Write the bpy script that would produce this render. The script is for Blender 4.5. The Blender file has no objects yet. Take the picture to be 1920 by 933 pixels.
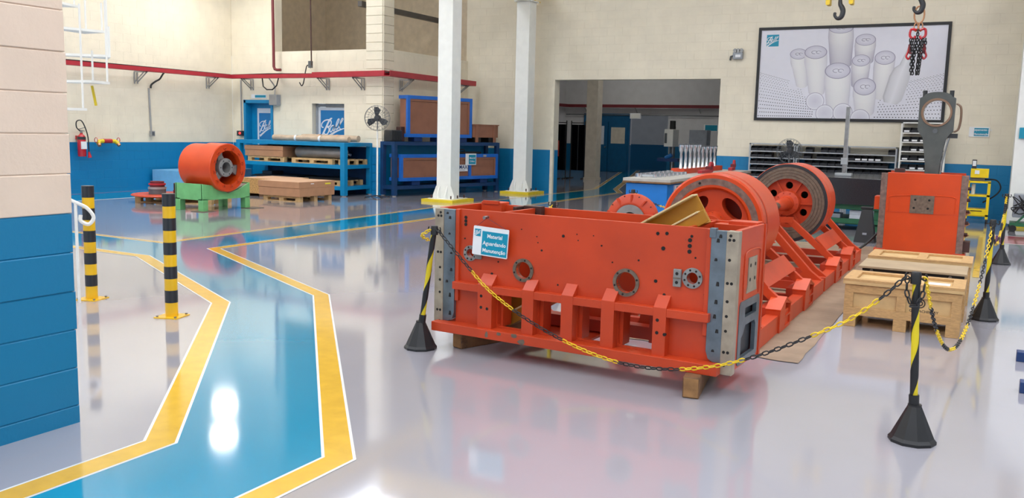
import bpy, bmesh, math, random
from math import pi, sin, cos, radians
from mathutils import Vector, Matrix, geometry

# ------------------------------------------------------------------ camera, world, light, exposure
scene = bpy.context.scene
C = scene.collection
CAM_H = 1.56
def setup_camera():
    yaw, pitch, roll = 0.49315794, 0.13264207, 0.02380338
    f = Vector((-sin(yaw)*cos(pitch), cos(yaw)*cos(pitch), -sin(pitch)))
    r = Vector((cos(yaw), sin(yaw), 0)); u = r.cross(f)
    r2 = r*cos(roll)+u*sin(roll); u2 = -r*sin(roll)+u*cos(roll)
    cd = bpy.data.cameras.new('camera'); cd.sensor_width = 36; cd.lens = 36*1658.36/1920
    cd.clip_start = .05; cd.clip_end = 200
    co = bpy.data.objects.new('camera', cd); C.objects.link(co)
    m = Matrix(((r2.x, u2.x, -f.x, 0), (r2.y, u2.y, -f.y, 0), (r2.z, u2.z, -f.z, CAM_H), (0, 0, 0, 1)))
    co.matrix_world = m
    scene.camera = co
setup_camera()
w = bpy.data.worlds.new('world'); scene.world = w; w.use_nodes = True
w.node_tree.nodes['Background'].inputs[0].default_value = (.86, .93, 1, 1)
w.node_tree.nodes['Background'].inputs[1].default_value = 1.0
scene.view_settings.view_transform = 'Standard'
scene.view_settings.look = 'None'
scene.view_settings.gamma = 1
scene.view_settings.use_curve_mapping = False
scene.view_settings.exposure = -0.10
scene.cycles.use_denoising = True
scene.cycles.use_adaptive_sampling = True
scene.cycles.adaptive_threshold = .07
scene.cycles.max_bounces = 6
scene.cycles.diffuse_bounces = 4
scene.cycles.sample_clamp_indirect = 6
SKYLIGHT = 7.5       # strength of the added roof-light strips
LAMP = 60            # strength of the hanging high-bay lamps and the added strip lamps

# ------------------------------------------------------------------ helpers
def lin(c):
    return tuple(((x/255)/12.92 if x/255 <= .04045 else ((x/255+.055)/1.055)**2.4) for x in c)
MATS = {}
def mat(name, col, rough=.5, metal=0, var=.06, scale=6, bump=0, bscale=40, coat=0, spec=.5, grime=None, emis=None, estr=0, stretch=None):
    m = bpy.data.materials.new(name); m.use_nodes = True; nt = m.node_tree; N = nt.nodes; L = nt.links
    b = N['Principled BSDF']; b.inputs['Roughness'].default_value = rough; b.inputs['Metallic'].default_value = metal
    b.inputs['Coat Weight'].default_value = coat; b.inputs['Coat Roughness'].default_value = .08
    b.inputs['Specular IOR Level'].default_value = spec
    c = lin(col)
    geo = N.new('ShaderNodeNewGeometry'); mp = N.new('ShaderNodeMapping'); L.new(geo.outputs['Position'], mp.inputs['Vector'])
    if stretch: mp.inputs['Scale'].default_value = stretch
    nz = N.new('ShaderNodeTexNoise'); nz.inputs['Scale'].default_value = scale; nz.inputs['Detail'].default_value = 5
    L.new(mp.outputs[0], nz.inputs['Vector'])
    rp = N.new('ShaderNodeValToRGB'); L.new(nz.outputs['Fac'], rp.inputs['Fac'])
    e = rp.color_ramp.elements
    e[0].position = .3; e[1].position = .7
    e[0].color = (*[x*(1-var*2) for x in c], 1); e[1].color = (*[min(1, x*(1+var)) for x in c], 1)
    src = rp.outputs['Color']
    if grime:
        gcol, amount, gs = grime
        n2 = N.new('ShaderNodeTexNoise'); n2.inputs['Scale'].default_value = gs; n2.inputs['Detail'].default_value = 8; n2.inputs['Roughness'].default_value = .7
        L.new(mp.outputs[0], n2.inputs['Vector'])
        r2 = N.new('ShaderNodeValToRGB'); L.new(n2.outputs['Fac'], r2.inputs['Fac'])
        r2.color_ramp.elements[0].position = 1-amount-.05; r2.color_ramp.elements[1].position = 1-amount+.05
        mx = N.new('ShaderNodeMix'); mx.data_type = 'RGBA'; L.new(r2.outputs['Color'], mx.inputs[0])
        L.new(src, mx.inputs[6]); mx.inputs[7].default_value = (*lin(gcol), 1); src = mx.outputs[2]
    L.new(src, b.inputs['Base Color'])
    if bump:
        n3 = N.new('ShaderNodeTexNoise'); n3.inputs['Scale'].default_value = bscale; n3.inputs['Detail'].default_value = 3
        L.new(mp.outputs[0], n3.inputs['Vector'])
        bp = N.new('ShaderNodeBump'); bp.inputs['Strength'].default_value = bump; bp.inputs['Distance'].default_value = .01
        L.new(n3.outputs['Fac'], bp.inputs['Height']); L.new(bp.outputs['Normal'], b.inputs['Normal'])
    if emis:
        b.inputs['Emission Color'].default_value = (*lin(emis), 1); b.inputs['Emission Strength'].default_value = estr
    MATS[name] = m
    return m
def wallmat(name, top, low, zb=1.1, rough=.45, bump=.25):
    m = mat(name, top, rough, var=.03, scale=3, bump=bump, bscale=45); nt = m.node_tree; N = nt.nodes; L = nt.links
    b = N['Principled BSDF']
    g = N.new('ShaderNodeNewGeometry'); s = N.new('ShaderNodeSeparateXYZ'); L.new(g.outputs['Position'], s.inputs[0])
    cm = N.new('ShaderNodeMath'); cm.operation = 'GREATER_THAN'; L.new(s.outputs['Z'], cm.inputs[0]); cm.inputs[1].default_value = zb
    mx = N.new('ShaderNodeMix'); mx.data_type = 'RGBA'; L.new(cm.outputs[0], mx.inputs[0])
    old = b.inputs['Base Color'].links[0].from_socket
    mx.inputs[6].default_value = (*lin(low), 1); L.new(old, mx.inputs[7]); L.new(mx.outputs[2], b.inputs['Base Color'])
    return m

class MB:
    def __init__(s):
        s.v = []; s.f = []; s.sm = []; s.T = Matrix.Identity(4)
    def add(s, vs, fs, smooth=False):
        n = len(s.v); s.v += [tuple(s.T @ Vector(p)) for p in vs]
        s.f += [tuple(i+n for i in f) for f in fs]; s.sm += [smooth]*len(fs); return s
    def box(s, x0, x1, y0, y1, z0, z1):
        return s.add([(x, y, z) for z in (z0, z1) for y in (y0, y1) for x in (x0, x1)],
              [(0, 2, 3, 1), (4, 5, 7, 6), (0, 1, 5, 4), (2, 6, 7, 3), (0, 4, 6, 2), (1, 3, 7, 5)])
    def bar(s, p0, p1, w, h, up=(0, 0, 1)):
        p0 = Vector(p0); p1 = Vector(p1); d = (p1-p0).normalized(); up = Vector(up)
        a = d.cross(up).normalized(); b = a.cross(d).normalized()
        vs = [p+a*(w/2*i)+b*(h/2*j) for p in (p0, p1) for i, j in ((-1, -1), (1, -1), (1, 1), (-1, 1))]
        return s.add(vs, [(0, 1, 2, 3), (7, 6, 5, 4), (0, 4, 5, 1), (1, 5, 6, 2), (2, 6, 7, 3), (3, 7, 4, 0)])
    def cyl(s, p0, p1, r, r2=None, n=16, caps=True):
        p0 = Vector(p0); p1 = Vector(p1); d = (p1-p0).normalized(); r2 = r if r2 is None else r2
        a = d.orthogonal().normalized(); b = d.cross(a)
        vs = [p+(a*cos(2*pi*i/n)+b*sin(2*pi*i/n))*q for p, q in ((p0, r), (p1, r2)) for i in range(n)]
        s.add(vs, [(i, (i+1) % n, n+(i+1) % n, n+i) for i in range(n)], n > 8)
        if caps: s.add(vs, [tuple(range(n))[::-1], tuple(range(n, 2*n))])
        return s
    def tube(s, path, r, n=8, closed=False, caps=True):
        P = [Vector(p) for p in path]; m = len(P); rings = []; prev = None
        for i in range(m):
            a = P[(i-1) % m] if (closed or i > 0) else P[i]; b = P[(i+1) % m] if (closed or i < m-1) else P[i]
            d = (b-a).normalized()
            if prev is None: u = d.orthogonal().normalized()
            else:
                u = (prev-d*prev.dot(d)); u = u.normalized() if u.length > 1e-6 else d.orthogonal().normalized()
            prev = u; v = d.cross(u); rr = r[i] if isinstance(r, (list, tuple)) else r
            rings.append([P[i]+(u*cos(2*pi*k/n)+v*sin(2*pi*k/n))*rr for k in range(n)])
        vs = [p for q in rings for p in q]; fs = []
        for i in range(m if closed else m-1):
            j = (i+1) % m
            fs += [(i*n+k, i*n+(k+1) % n, j*n+(k+1) % n, j*n+k) for k in range(n)]
        s.add(vs, fs, True)
        if not closed and caps: s.add(vs, [tuple(range(n))[::-1], tuple(range((m-1)*n, m*n))])
        return s
    def plate(s, loops, d0, d1, ax='y'):
        """2D outline (first loop) with holes, extruded along ax"""
        mp = {'y': lambda p, d: (p[0], d, p[1]), 'x': lambda p, d: (d, p[0], p[1]), 'z': lambda p, d: (p[0], p[1], d)}[ax]
        flat = [p for l in loops for p in l]
        tris = geometry.tessellate_polygon([[Vector((p[0], p[1], 0)) for p in l] for l in loops])
        n = len(flat)
        s.add([mp(p, d) for d in (d0, d1) for p in flat], [tuple(t) for t in tris]+[tuple(i+n for i in t[::-1]) for t in tris])
        for l in loops:
            k = len(l)
            s.add([mp(p, d) for d in (d0, d1) for p in l], [(i, (i+1) % k, k+(i+1) % k, k+i) for i in range(k)], k > 12)
        return s
    def lathe(s, prof, n=32, o=(0, 0, 0), ax='z', closed=False, smooth=True):
        mp = {'z': lambda r, h, a: (r*cos(a), r*sin(a), h), 'y': lambda r, h, a: (r*cos(a), h, r*sin(a)), 'x': lambda r, h, a: (h, r*cos(a), r*sin(a))}[ax]
        o = Vector(o); m = len(prof)
        vs = [o+Vector(mp(r, h, 2*pi*k/n)) for r, h in prof for k in range(n)]; fs = []
        for i in range(m if closed else m-1):
            j = (i+1) % m
            fs += [(i*n+k, i*n+(k+1) % n, j*n+(k+1) % n, j*n+k) for k in range(n)]
        return s.add(vs, fs, smooth)
    def mesh(s, name):
        me = bpy.data.meshes.new(name); me.from_pydata(s.v, [], s.f)
        bm = bmesh.new(); bm.from_mesh(me)
        bmesh.ops.remove_doubles(bm, verts=bm.verts, dist=1e-5)
        bmesh.ops.recalc_face_normals(bm, faces=bm.faces)
        bm.to_mesh(me); bm.free()
        return me
    def build(s, name, m, parent=None, bevel=0, smooth=None, loc=None, label=None):
        me = s.mesh(name)
        o = bpy.data.objects.new(name, me); C.objects.link(o); me.materials.append(MATS[m])
        if any(s.sm) or smooth:
            me.polygons.foreach_set('use_smooth', [True]*len(me.polygons))
            ang(me)
        if parent: o.parent = parent
        if bevel:
            b = o.modifiers.new('bevel', 'BEVEL'); b.width = bevel; b.segments = 2; b.limit_method = 'ANGLE'; b.angle_limit = radians(40)
        if loc: o.location = loc
        if label: o['label'] = label
        return o
def ang(me):
    try: me.set_sharp_from_angle(angle=radians(38))
    except Exception: pass
def circ(cx, cy, r, n=20, a0=0):
    return [(cx+r*cos(2*pi*i/n+a0), cy+r*sin(2*pi*i/n+a0)) for i in range(n)]
def rect(x0, x1, y0, y1):
    return [(x0, y0), (x1, y0), (x1, y1), (x0, y1)]
def rrect(x0, x1, y0, y1, r, n=4):
    out = []
    for cx, cy, a in ((x1-r, y1-r, 0), (x0+r, y1-r, pi/2), (x0+r, y0+r, pi), (x1-r, y0+r, 1.5*pi)):
        out += [(cx+r*cos(a+pi/2*i/n), cy+r*sin(a+pi/2*i/n)) for i in range(n+1)]
    return out
def tag(o, label, cat, group=None, kind=None):
    o['label'] = label; o['category'] = cat
    if group: o['group'] = group
    if kind: o['kind'] = kind
    return o
def thing(name, label, cat, loc=(0, 0, 0), rz=0, group=None, rot=None):
    o = bpy.data.objects.new(name, None); C.objects.link(o); o.empty_display_size = .1
    o.location = loc; o.rotation_euler = rot or (0, 0, rz)
    return tag(o, label, cat, group)
def copy_tree(o, parent=None):
    c = o.copy(); C.objects.link(c)
    if parent: c.parent = parent
    for ch in list(o.children): copy_tree(ch, c)
    return c
def inst(me, name, m, parent, loc=(0, 0, 0), rot=(0, 0, 0), scale=None):
    o = bpy.data.objects.new(name, me); C.objects.link(o); o.parent = parent; o.location = loc; o.rotation_euler = rot
    if scale: o.scale = scale
    return o
def struct(o): o['kind'] = 'structure'; return o
def crom(pts, k=6):
    P = [Vector(p) for p in pts]; P = [P[0]*2-P[1]]+P+[P[-1]*2-P[-2]]; out = []
    for i in range(1, len(P)-2):
        for j in range(k):
            t = j/k; a, b, c, d = P[i-1:i+3]
            out.append(.5*((2*b)+(c-a)*t+(2*a-5*b+4*c-d)*t*t+(3*b-a-3*c+d)*t**3))
    return out+[P[-2]]
def text_mesh(mb, txt, size, origin, right, up, depth=.001, align='CENTER'):
    cu = bpy.data.curves.new('t', 'FONT'); cu.body = txt; cu.size = size; cu.align_x = align; cu.align_y = 'CENTER'; cu.resolution_u = 2
    cu.offset = size*.018
    o = bpy.data.objects.new('t', cu); C.objects.link(o)
    dg = bpy.context.evaluated_depsgraph_get(); me = bpy.data.meshes.new_from_object(o.evaluated_get(dg))
    right = Vector(right); up = Vector(up); n = right.cross(up); origin = Vector(origin)
    vs = [origin+right*v.co.x+up*v.co.y+n*depth for v in me.vertices]
    mb.add(vs, [tuple(p.vertices) for p in me.polygons])
    bpy.data.objects.remove(o); bpy.data.meshes.remove(me); bpy.data.curves.remove(cu)
STROKES = [([(460, 345), (420, 385), (380, 450), (300, 600), (250, 690), (213, 772)], 38, 46),
 ([(262, 552), (218, 538), (212, 475), (268, 410), (340, 380), (420, 372), (462, 345), (490, 340)], 26, 26),
 ([(420, 372), (464, 410), (458, 470), (420, 520), (350, 532)], 30, 26),
 ([(350, 532), (402, 560), (402, 630), (362, 695), (312, 712), (278, 684)], 30, 28),
 ([(548, 512), (500, 502), (450, 550), (430, 620), (450, 652), (492, 612), (545, 505), (516, 595), (530, 622), (562, 590)], 26, 22),
 ([(562, 590), (612, 500), (662, 400), (672, 352), (640, 368), (600, 460), (585, 550), (600, 586), (642, 560)], 24, 22),
 ([(642, 560), (712, 450), (767, 370), (772, 338), (740, 350), (700, 440), (680, 530), (700, 575), (742, 577), (805, 560)], 24, 18),
 ([(213, 893), (330, 805), (480, 697), (620, 625), (740, 584), (806, 566)], 64, 10)]
def logo_mesh(mb, origin, right, up, size, depth):
    """white script lettering with a swoosh; origin = lower left corner of a square"""
    right = Vector(right); up = Vector(up); n = right.cross(up); origin = Vector(origin)
    for k, (pts, w0, w1) in enumerate(STROKES):
        P = crom([((x-185)/620, 1-(y-215)/690, 0) for x, y in pts], 6); m = len(P); vs = []
        for i, p in enumerate(P):
            d = (P[min(i+1, m-1)]-P[max(i-1, 0)]); nn = Vector((-d.y, d.x, 0)).normalized()*((w0+(w1-w0)*i/(m-1))/620/2)
            for q in (p+nn, p-nn): vs.append(origin+right*(q.x*size)+up*(q.y*size)+n*(depth+k*.0002))
        mb.add(vs, [(2*i, 2*i+1, 2*i+3, 2*i+2) for i in range(m-1)])

# ------------------------------------------------------------------ materials
CREAM = (234, 225, 204); BLUE = (0, 122, 176)
wallmat('wall_paint', CREAM, BLUE)
wallmat('pillar_paint', (226, 204, 184), (0, 116, 160), 1.095, bump=.15)
mat('cream', CREAM, .5, bump=.1)
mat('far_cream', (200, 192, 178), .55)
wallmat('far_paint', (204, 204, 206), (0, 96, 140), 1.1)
mat('mezz_tan', (206, 190, 164), .6)
mat('ceiling_white', (225, 225, 222), .7)
mat('added_roof_light', (250, 250, 255), .5, emis=(245, 249, 255), estr=SKYLIGHT)
mat('lamp_glow', (255, 255, 250), .5, emis=(255, 252, 244), estr=LAMP)
mat('floor_grey', (164, 162, 170), .07, var=.03, scale=.7, coat=.6, spec=.7)
mat('lane_blue', (24, 146, 184), .07, var=.03, scale=.8, coat=.6, spec=.7)
mat('lane_yellow', (222, 176, 50), .16, var=.05, scale=9, coat=.3)
mat('lane_white', (226, 228, 226), .2, var=.04)
mat('floor_red', (196, 60, 90), .1, var=.04, coat=.4)
mat('orange', (198, 66, 27), .4, var=.07, scale=3, grime=((130, 66, 45), .27, 5), coat=.05)
mat('orange_dark', (180, 54, 28), .4, var=.1, scale=4, grime=((110, 60, 45), .3, 6))
mat('orange_bright', (208, 68, 14), .36, var=.05, scale=3, coat=.08)
mat('bluegrey_steel', (114, 126, 136), .35, .55, var=.15, scale=8, grime=((70, 80, 88), .3, 12))
mat('beige_steel', (170, 158, 140), .4, .35, var=.12, scale=10, grime=((120, 108, 92), .3, 14))
mat('cast_grey', (140, 140, 138), .5, .1, var=.12, scale=10)
mat('lid_grey', (172, 150, 120), .6)
mat('steel', (150, 150, 150), .3, .9, var=.1, scale=10)
mat('bright_steel', (205, 208, 212), .2, .95, var=.05)
mat('worn_steel', (134, 110, 100), .42, .25, var=.2, scale=20, stretch=(1, 1, 1))
mat('turned_steel', (122, 106, 92), .4, .35, var=.15, scale=30)
mat('hole_shade', (14, 12, 12), .7)  # near-black; shade inside holes, painted on solid discs and plugs
mat('black_plastic', (26, 27, 30), .45)
mat('black_rubber', (20, 20, 22), .6)
mat('bin_black', (30, 32, 38), .4)
mat('chain_yellow', (232, 196, 24), .4)
mat('post_yellow', (222, 200, 30), .4)
mat('bollard_yellow', (236, 186, 16), .3, coat=.3)
mat('bollard_black', (32, 36, 42), .35, coat=.2)
mat('white_paint', (238, 238, 232), .35, var=.03)
mat('col_white', (234, 235, 230), .35, var=.02)
mat('yellow_paint', (222, 196, 40), .4)
mat('crane_yellow', (226, 190, 40), .4)
mat('beam_ochre', (186, 132, 34), .45, var=.12, scale=5, grime=((110, 84, 40), .3, 7))
mat('beam_cream', (218, 200, 150), .5, grime=((150, 130, 90), .35, 12))
mat('end_wood', (158, 116, 72), .75, var=.2, scale=14)
mat('timber', (122, 88, 58), .75, var=.2, scale=8, grime=((60, 48, 38), .38, 6))
mat('pallet_wood', (206, 170, 118), .7, var=.12, scale=14)
mat('crate_wood', (194, 154, 102), .65, var=.1, scale=10, stretch=(3, 3, 12))
mat('crate_ply', (204, 170, 118), .6, var=.08, scale=8)
mat('crate_ink', (60, 48, 38), .6)
mat('osb', (196, 152, 92), .7, var=.25, scale=40)
mat('cardboard', (178, 132, 98), .75, var=.05)
mat('cardboard_top', (204, 164, 132), .75, var=.05)
mat('kraft', (190, 168, 144), .6, var=.1, bump=.5, bscale=12)
mat('floor_card', (152, 130, 108), .55, var=.1, scale=5, bump=.6, bscale=9)
mat('rack_blue', (0, 130, 182), .4, var=.05)
mat('rack_navy', (16, 58, 104), .45, var=.1)
mat('crate_blue', (28, 104, 196), .4, var=.05)
mat('brown_panel', (146, 98, 76), .6, var=.06, scale=5)
mat('bench_blue', (14, 112, 192), .4, var=.04)
mat('bench_top', (176, 172, 164), .4, var=.08)
mat('drawer_white', (216, 220, 230), .35)
mat('red_paint', (176, 38, 48), .4, var=.06)
mat('rail_red', (170, 40, 54), .4, var=.06)
mat('dark_red', (110, 30, 38), .5)
mat('ext_red', (190, 24, 40), .25, coat=.4)
mat('galv', (168, 168, 168), .45, .5)
mat('grey_paint', (150, 156, 164), .4)
mat('black_cable', (24, 24, 26), .5)
mat('green_paint', (112, 182, 116), .45, var=.08, grime=((80, 110, 80), .25, 8))
mat('green_dark', (30, 96, 62), .45)
mat('lightblue_wrap', (120, 178, 216), .4)
mat('granite', (46, 48, 52), .16, var=.15, scale=60)
mat('rack_grey', (176, 180, 184), .4, .2)
mat('rod_grey', (84, 88, 86), .45, .2, var=.1)
mat('bronze', (140, 112, 92), .35, .5)
mat('copper', (190, 140, 104), .3, .8)
mat('cart_yellow', (246, 212, 10), .35)
mat('sign_teal', (0, 142, 174), .35, var=.02)
mat('logo_blue', (0, 112, 176), .3, var=.02)
mat('sign_white', (232, 234, 236), .35, var=.02)
mat('frost_glass', (206, 212, 222), .25, var=.02)
mat('poster_print', (222, 222, 232), .4, var=.01)
mat('frame_black', (24, 24, 28), .4)
mat('print_dot', (60, 60, 70), .5)
mat('print_line', (128, 122, 142), .5)
mat('fan_grey', (92, 96, 100), .4)
mat('fan_black', (44, 46, 50), .4)
mat('curtain_black', (14, 15, 20), .22, var=.3, scale=3)
mat('door_blue', (0, 84, 128), .4)
mat('navy_steel', (22, 56, 110), .35)
mat('concrete_grey', (150, 148, 150), .6)
mat('brown_steel', (74, 48, 44), .5, .2)
mat('loft_steel', (84, 80, 78), .5, .2)
mat('red_light', (255, 60, 60), .4, emis=(255, 40, 40), estr=4)
mat('yellow_tape', (236, 220, 60), .5)
def vcol_mat():
    m = bpy.data.materials.new('printed_cans'); m.use_nodes = True; N = m.node_tree.nodes
    a = N.new('ShaderNodeAttribute'); a.attribute_name = 'ink'
    b = N['Principled BSDF']; b.inputs['Roughness'].default_value = .4
    m.node_tree.links.new(a.outputs['Color'], b.inputs['Base Color']); MATS['printed_cans'] = m
vcol_mat()

# ------------------------------------------------------------------ the setting
fl = struct(MB().box(-34, 22, -8, 46, -.2, 0).build('floor', 'floor_grey'))
def strip_pts(pts, w):
    P = [Vector((*p, 0)) for p in pts]; Lp, Rp = [], []
    for i in range(len(P)):
        d1 = (P[i]-P[i-1]).normalized() if i else None
        d2 = (P[i+1]-P[i]).normalized() if i < len(P)-1 else None
        d1 = d1 or d2; d2 = d2 or d1
        n1 = Vector((-d1.y, d1.x, 0)); n2 = Vector((-d2.y, d2.x, 0)); n = (n1+n2).normalized(); k = w/2/max(.4, n.dot(n1))
        Lp.append(P[i]+n*k); Rp.append(P[i]-n*k)
    return Lp, Rp
def paint_line(pts, w, z, name, m):
    a, b = strip_pts(pts, w); n = len(a); mb = MB()
    mb.add([(p.x, p.y, z) for p in a]+[(p.x, p.y, z) for p in b], [(i, i+1, n+i+1, n+i) for i in range(n-1)])
    return mb.build(name, m, fl)
RB = [(-2.61, -6), (-2.61, 3.17), (-5.4, 6.31), (-8.54, 7.95), (-8.60, 17.5), (-8.62, 22.0), (-9.25, 23.3), (-11.72, 31.1), (-13.3, 36)]
LB = [(-3.49, -6), (-3.49, 2.88), (-5.87, 5.53), (-8.68, 7.0), (-16.6, 7.1)]
FB = [(-16.6, 8.07), (-9.46, 7.95), (-9.80, 15), (-9.72, 22.9), (-10.06, 23.97), (-14.6, 38)]
lane = RB[:]+[(-14.6, 38)]+FB[-2::-1]+LB[::-1]
MB().plate([lane], -.02, .0012, 'z').build('lane_paint', 'lane_blue', fl)
for pts, wd in ((RB, .13), (LB, .14), (FB, .09)):
    paint_line(pts, wd+.03, .0020, 'lane_edge', 'lane_white')
    paint_line(pts, wd, .0028, 'lane_line', 'lane_yellow')
MB().plate([[(-17.25, 8.07), (-15.7, 8.07), (-15.7, 16.8), (-17.25, 16.8)]], -.02, .0012, 'z').build('lane_paint', 'lane_blue', fl)
paint_line([(-15.68, 8.1), (-15.62, 14.2)], .09, .002, 'lane_line', 'lane_white')
paint_line([(-17.1, 8.1), (-17.1, 14.2)], .10, .002, 'lane_line', 'floor_red')
MB().plate([[(.14, 15.75), (3, 15.75), (3, 17.0), (.16, 17.0)]], -.02, .0012, 'z').build('red_zone', 'floor_red', fl)
paint_line([(3, 15.7), (.10, 15.7), (.12, 17.05), (3, 17.05)], .07, .002, 'lane_edge', 'lane_white')
paint_line([(-.06, 11.5), (-.06, 16.5)], .07, .002, 'lane_line', 'lane_yellow')

BLK = {}
def block_mesh(wd, h, dp=.05, bev=.006):
    k = (round(wd, 3), round(h, 3), dp, bev)
    if k not in BLK:
        # local: x along wall, y outwards negative, z up; chamfered front face
        x0, x1, z0, z1, b = 0, wd, 0, h, bev
        vs = [(x0, 0, z0), (x1, 0, z0), (x1, 0, z1), (x0, 0, z1),
              (x0, -dp+b, z0), (x1, -dp+b, z0), (x1, -dp+b, z1), (x0, -dp+b, z1),
              (x0+b, -dp, z0+b), (x1-b, -dp, z0+b), (x1-b, -dp, z1-b), (x0+b, -dp, z1-b)]
        fs = [(4+i, 4+(i+1) % 4, 8+(i+1) % 4, 8+i) for i in range(4)]+[(i, (i+1) % 4, 4+(i+1) % 4, 4+i) for i in range(4)]+[(8, 9, 10, 11)]
        me = bpy.data.meshes.new('block'); me.from_pydata(vs, [], fs); BLK[k] = me
    return BLK[k]
def block_wall(wall, length, z0, z1, openings, m, ch=.2, bl=.4, gap=.004, limit=300, dp=.05, bev=.0025, jit=0.0, seed=1, off=0):
    """blocks on the wall object's local x axis, front face towards local -y; openings = (x0,x1,z0,z1)"""
    rnd = random.Random(seed); items = []; row = 0; z = z0
    while z < z1-1e-3:
        za, zb = z, min(z+ch, z1); x = -(bl/2 if (row+off) % 2 else 0)
        while x < length-1e-3:
            xa, xb = max(x, 0), min(x+bl, length); x += bl
            segs = [(xa, xb)]; zz = (za+zb)/2
            for (o0, o1, p0, p1) in openings:
                if p0 < zz < p1:
                    new = []
                    for a, b in segs:
                        if a < o0: new.append((a, min(b, o0)))
                        if b > o1: new.append((max(a, o1), b))
                    segs = [q for q in new if q[1]-q[0] > .02]
            for a, b in segs:
                if b-a > .02: items.append((a+gap/2, za+gap/2, b-a-gap, zb-za-gap))
        z = zb; row += 1
    items.sort(key=lambda t: -(t[2]*t[3]))
    for a, zz, wd, h in items[:limit]:
        me = block_mesh(wd, h, dp, bev)
        if not me.materials: me.materials.append(MATS[m])
        inst(me, 'block', m, wall, (a, -rnd.random()*jit, zz))
    if items[limit:]:
        vs, fs = [], []
        for a, zz, wd, h in items[limit:]:
            me = block_mesh(wd, h, dp, bev); n = len(vs)
            vs += [(v.co.x+a, v.co.y, v.co.z+zz) for v in me.vertices]; fs += [tuple(i+n for i in p.vertices) for p in me.polygons]
        me = bpy.data.meshes.new('block'); me.from_pydata(vs, [], fs); me.materials.append(MATS[m])
        o = bpy.data.objects.new('block', me); C.objects.link(o); o.parent = wall; o['kind'] = 'stuff'
def wall(name, loc, rz, loops, thick, m):
    mb = MB(); mb.plate(loops, -.047, thick, 'y'); o = mb.build(name, m); o.location = loc; o.rotation_euler = (0, 0, rz)
    return struct(o)
# left wall: face at x = -17.3, local x runs along -y direction
WL = wall('wall_left', (-17.35, 11.0, 0), pi/2, [rect(-19, 5.83, -.1, 7.2)], .2, 'wall_paint')
# local x -> +y world, local -y -> +x world
block_wall(WL, 5.83, -.1, 4.5, [], 'wall_paint', seed=2)
# alcove wall with door and window: face y = 16.83
WB = wall('wall_back_left', (-17.3, 16.88, 0), 0, [[(0, -.1), (.43, -.1), (.43, 2.16), (1.37, 2.16), (1.37, -.1), (4.5, -.1), (4.5, 3.36), (1.47, 3.36), (1.47, 7.2), (0, 7.2)], rect(2.64, 3.63, 1.0, 2.12)], .2, 'wall_paint')
block_wall(WB, 4.36, -.1, 4.7, [(.43, 1.37, -.2, 2.16), (2.64, 3.63, 1.0, 2.12), (1.47, 4.5, 3.36, 9)], 'wall_paint', seed=3)
# block pier at the corner
PI_ = struct(MB().box(-12.92, -12.49, 16.76, 17.16, -.1, 7.2).build('wall_pier', 'wall_paint'))
pf = bpy.data.objects.new('wall_pier_face', None)
def empty_child(name, parent, loc, rz):
    o = bpy.data.objects.new(name, None); C.objects.link(o); o.parent = parent; o.location = loc; o.rotation_euler = (0, 0, rz); return o
bpy.data.objects.remove(pf)
for k in range(25):
    for me_w, lc, rz in ((.47, (-12.94, 16.77, -.0975+.2*k), 0), (.40, (-12.5, 16.75, -.0975+.2*k), pi/2)):
        me = block_mesh(me_w-.005, .195, .05, .006)
        if not me.materials: me.materials.append(MATS['wall_paint'])
        inst(me, 'block', 'wall_paint', PI_, lc, (0, 0, rz))
# inner wall (office box side): face x = -12.45
WI = wall('wall_inner', (-12.5, 17.15, 0), pi/2, [rect(0, 3.33, -.1, 3.36)], .2, 'wall_paint')
block_wall(WI, 3.3, -.1, 3.36, [], 'wall_paint', seed=4)
# main back wall: face y = 20.45
WBK = wall('wall_back', (-12.5, 20.5, 0), 0, [[(-.0, -.1), (2.62, -.1), (2.62, 2.86), (6.85, 2.86), (6.85, -.1), (32, -.1), (32, 7.2), (0, 7.2)]], .25, 'wall_paint')
block_wall(WBK, 13.6, -.1, 4.9, [(2.62, 6.85, -.2, 2.86)], 'wall_paint', seed=5)
struct(MB().box(-9.95, -9.87, 20.44, 20.52, -.05, 2.9).build('trim_1', 'cream'))
# near block pillar on the left: face x = -4.08, corner at y = 2.87
NP = struct(MB().box(-4.5, -4.0845, 1.2, 2.855, -.1, 7.2).build('wall_pillar', 'pillar_paint'))
rnd = random.Random(7)
for k in range(34):
    z = -.105+.2*k
    if z > 6.9: break
    ys = [2.87, 2.34, 1.94, 1.54, 1.24] if k % 2 else [2.87, 2.24, 1.84, 1.44, 1.24]
    for a, b in zip(ys[1:], ys):
        me = block_mesh(b-a-.004, .1965, .06, .004)
        if not me.materials: me.materials.append(MATS['pillar_paint'])
        # end block also closes the corner
        inst(me, 'block', 'pillar_paint', NP, (-4.14+rnd.random()*.004, a+.002+(rnd.random()*.012 if b > 2.8 else 0), z), (0, 0, pi/2))
    me = block_mesh(.39, .196, .03, .008)
    if not me.materials: me.materials.append(MATS['pillar_paint'])
    inst(me, 'block', 'pillar_paint', NP, (-4.10, 2.84, z), (0, 0, pi))
# remaining shell
struct(MB().box(-34, 22, -8, 46, 7.2, 7.4).build('ceiling', 'ceiling_white'))
k = 0
for x in (-15.5, -12.0, -6.6, -2.2, 2.6, 7.5):
    y0, y1 = (-6, 16.5) if x > -12.3 else (0, 12.5)
    struct(MB().box(x-.6, x+.6, y0, y1, 7.14, 7.19).build('window_%d' % (k+1), 'added_roof_light')); k += 1  # unseen glowing roof strips, added to light the hall
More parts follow.
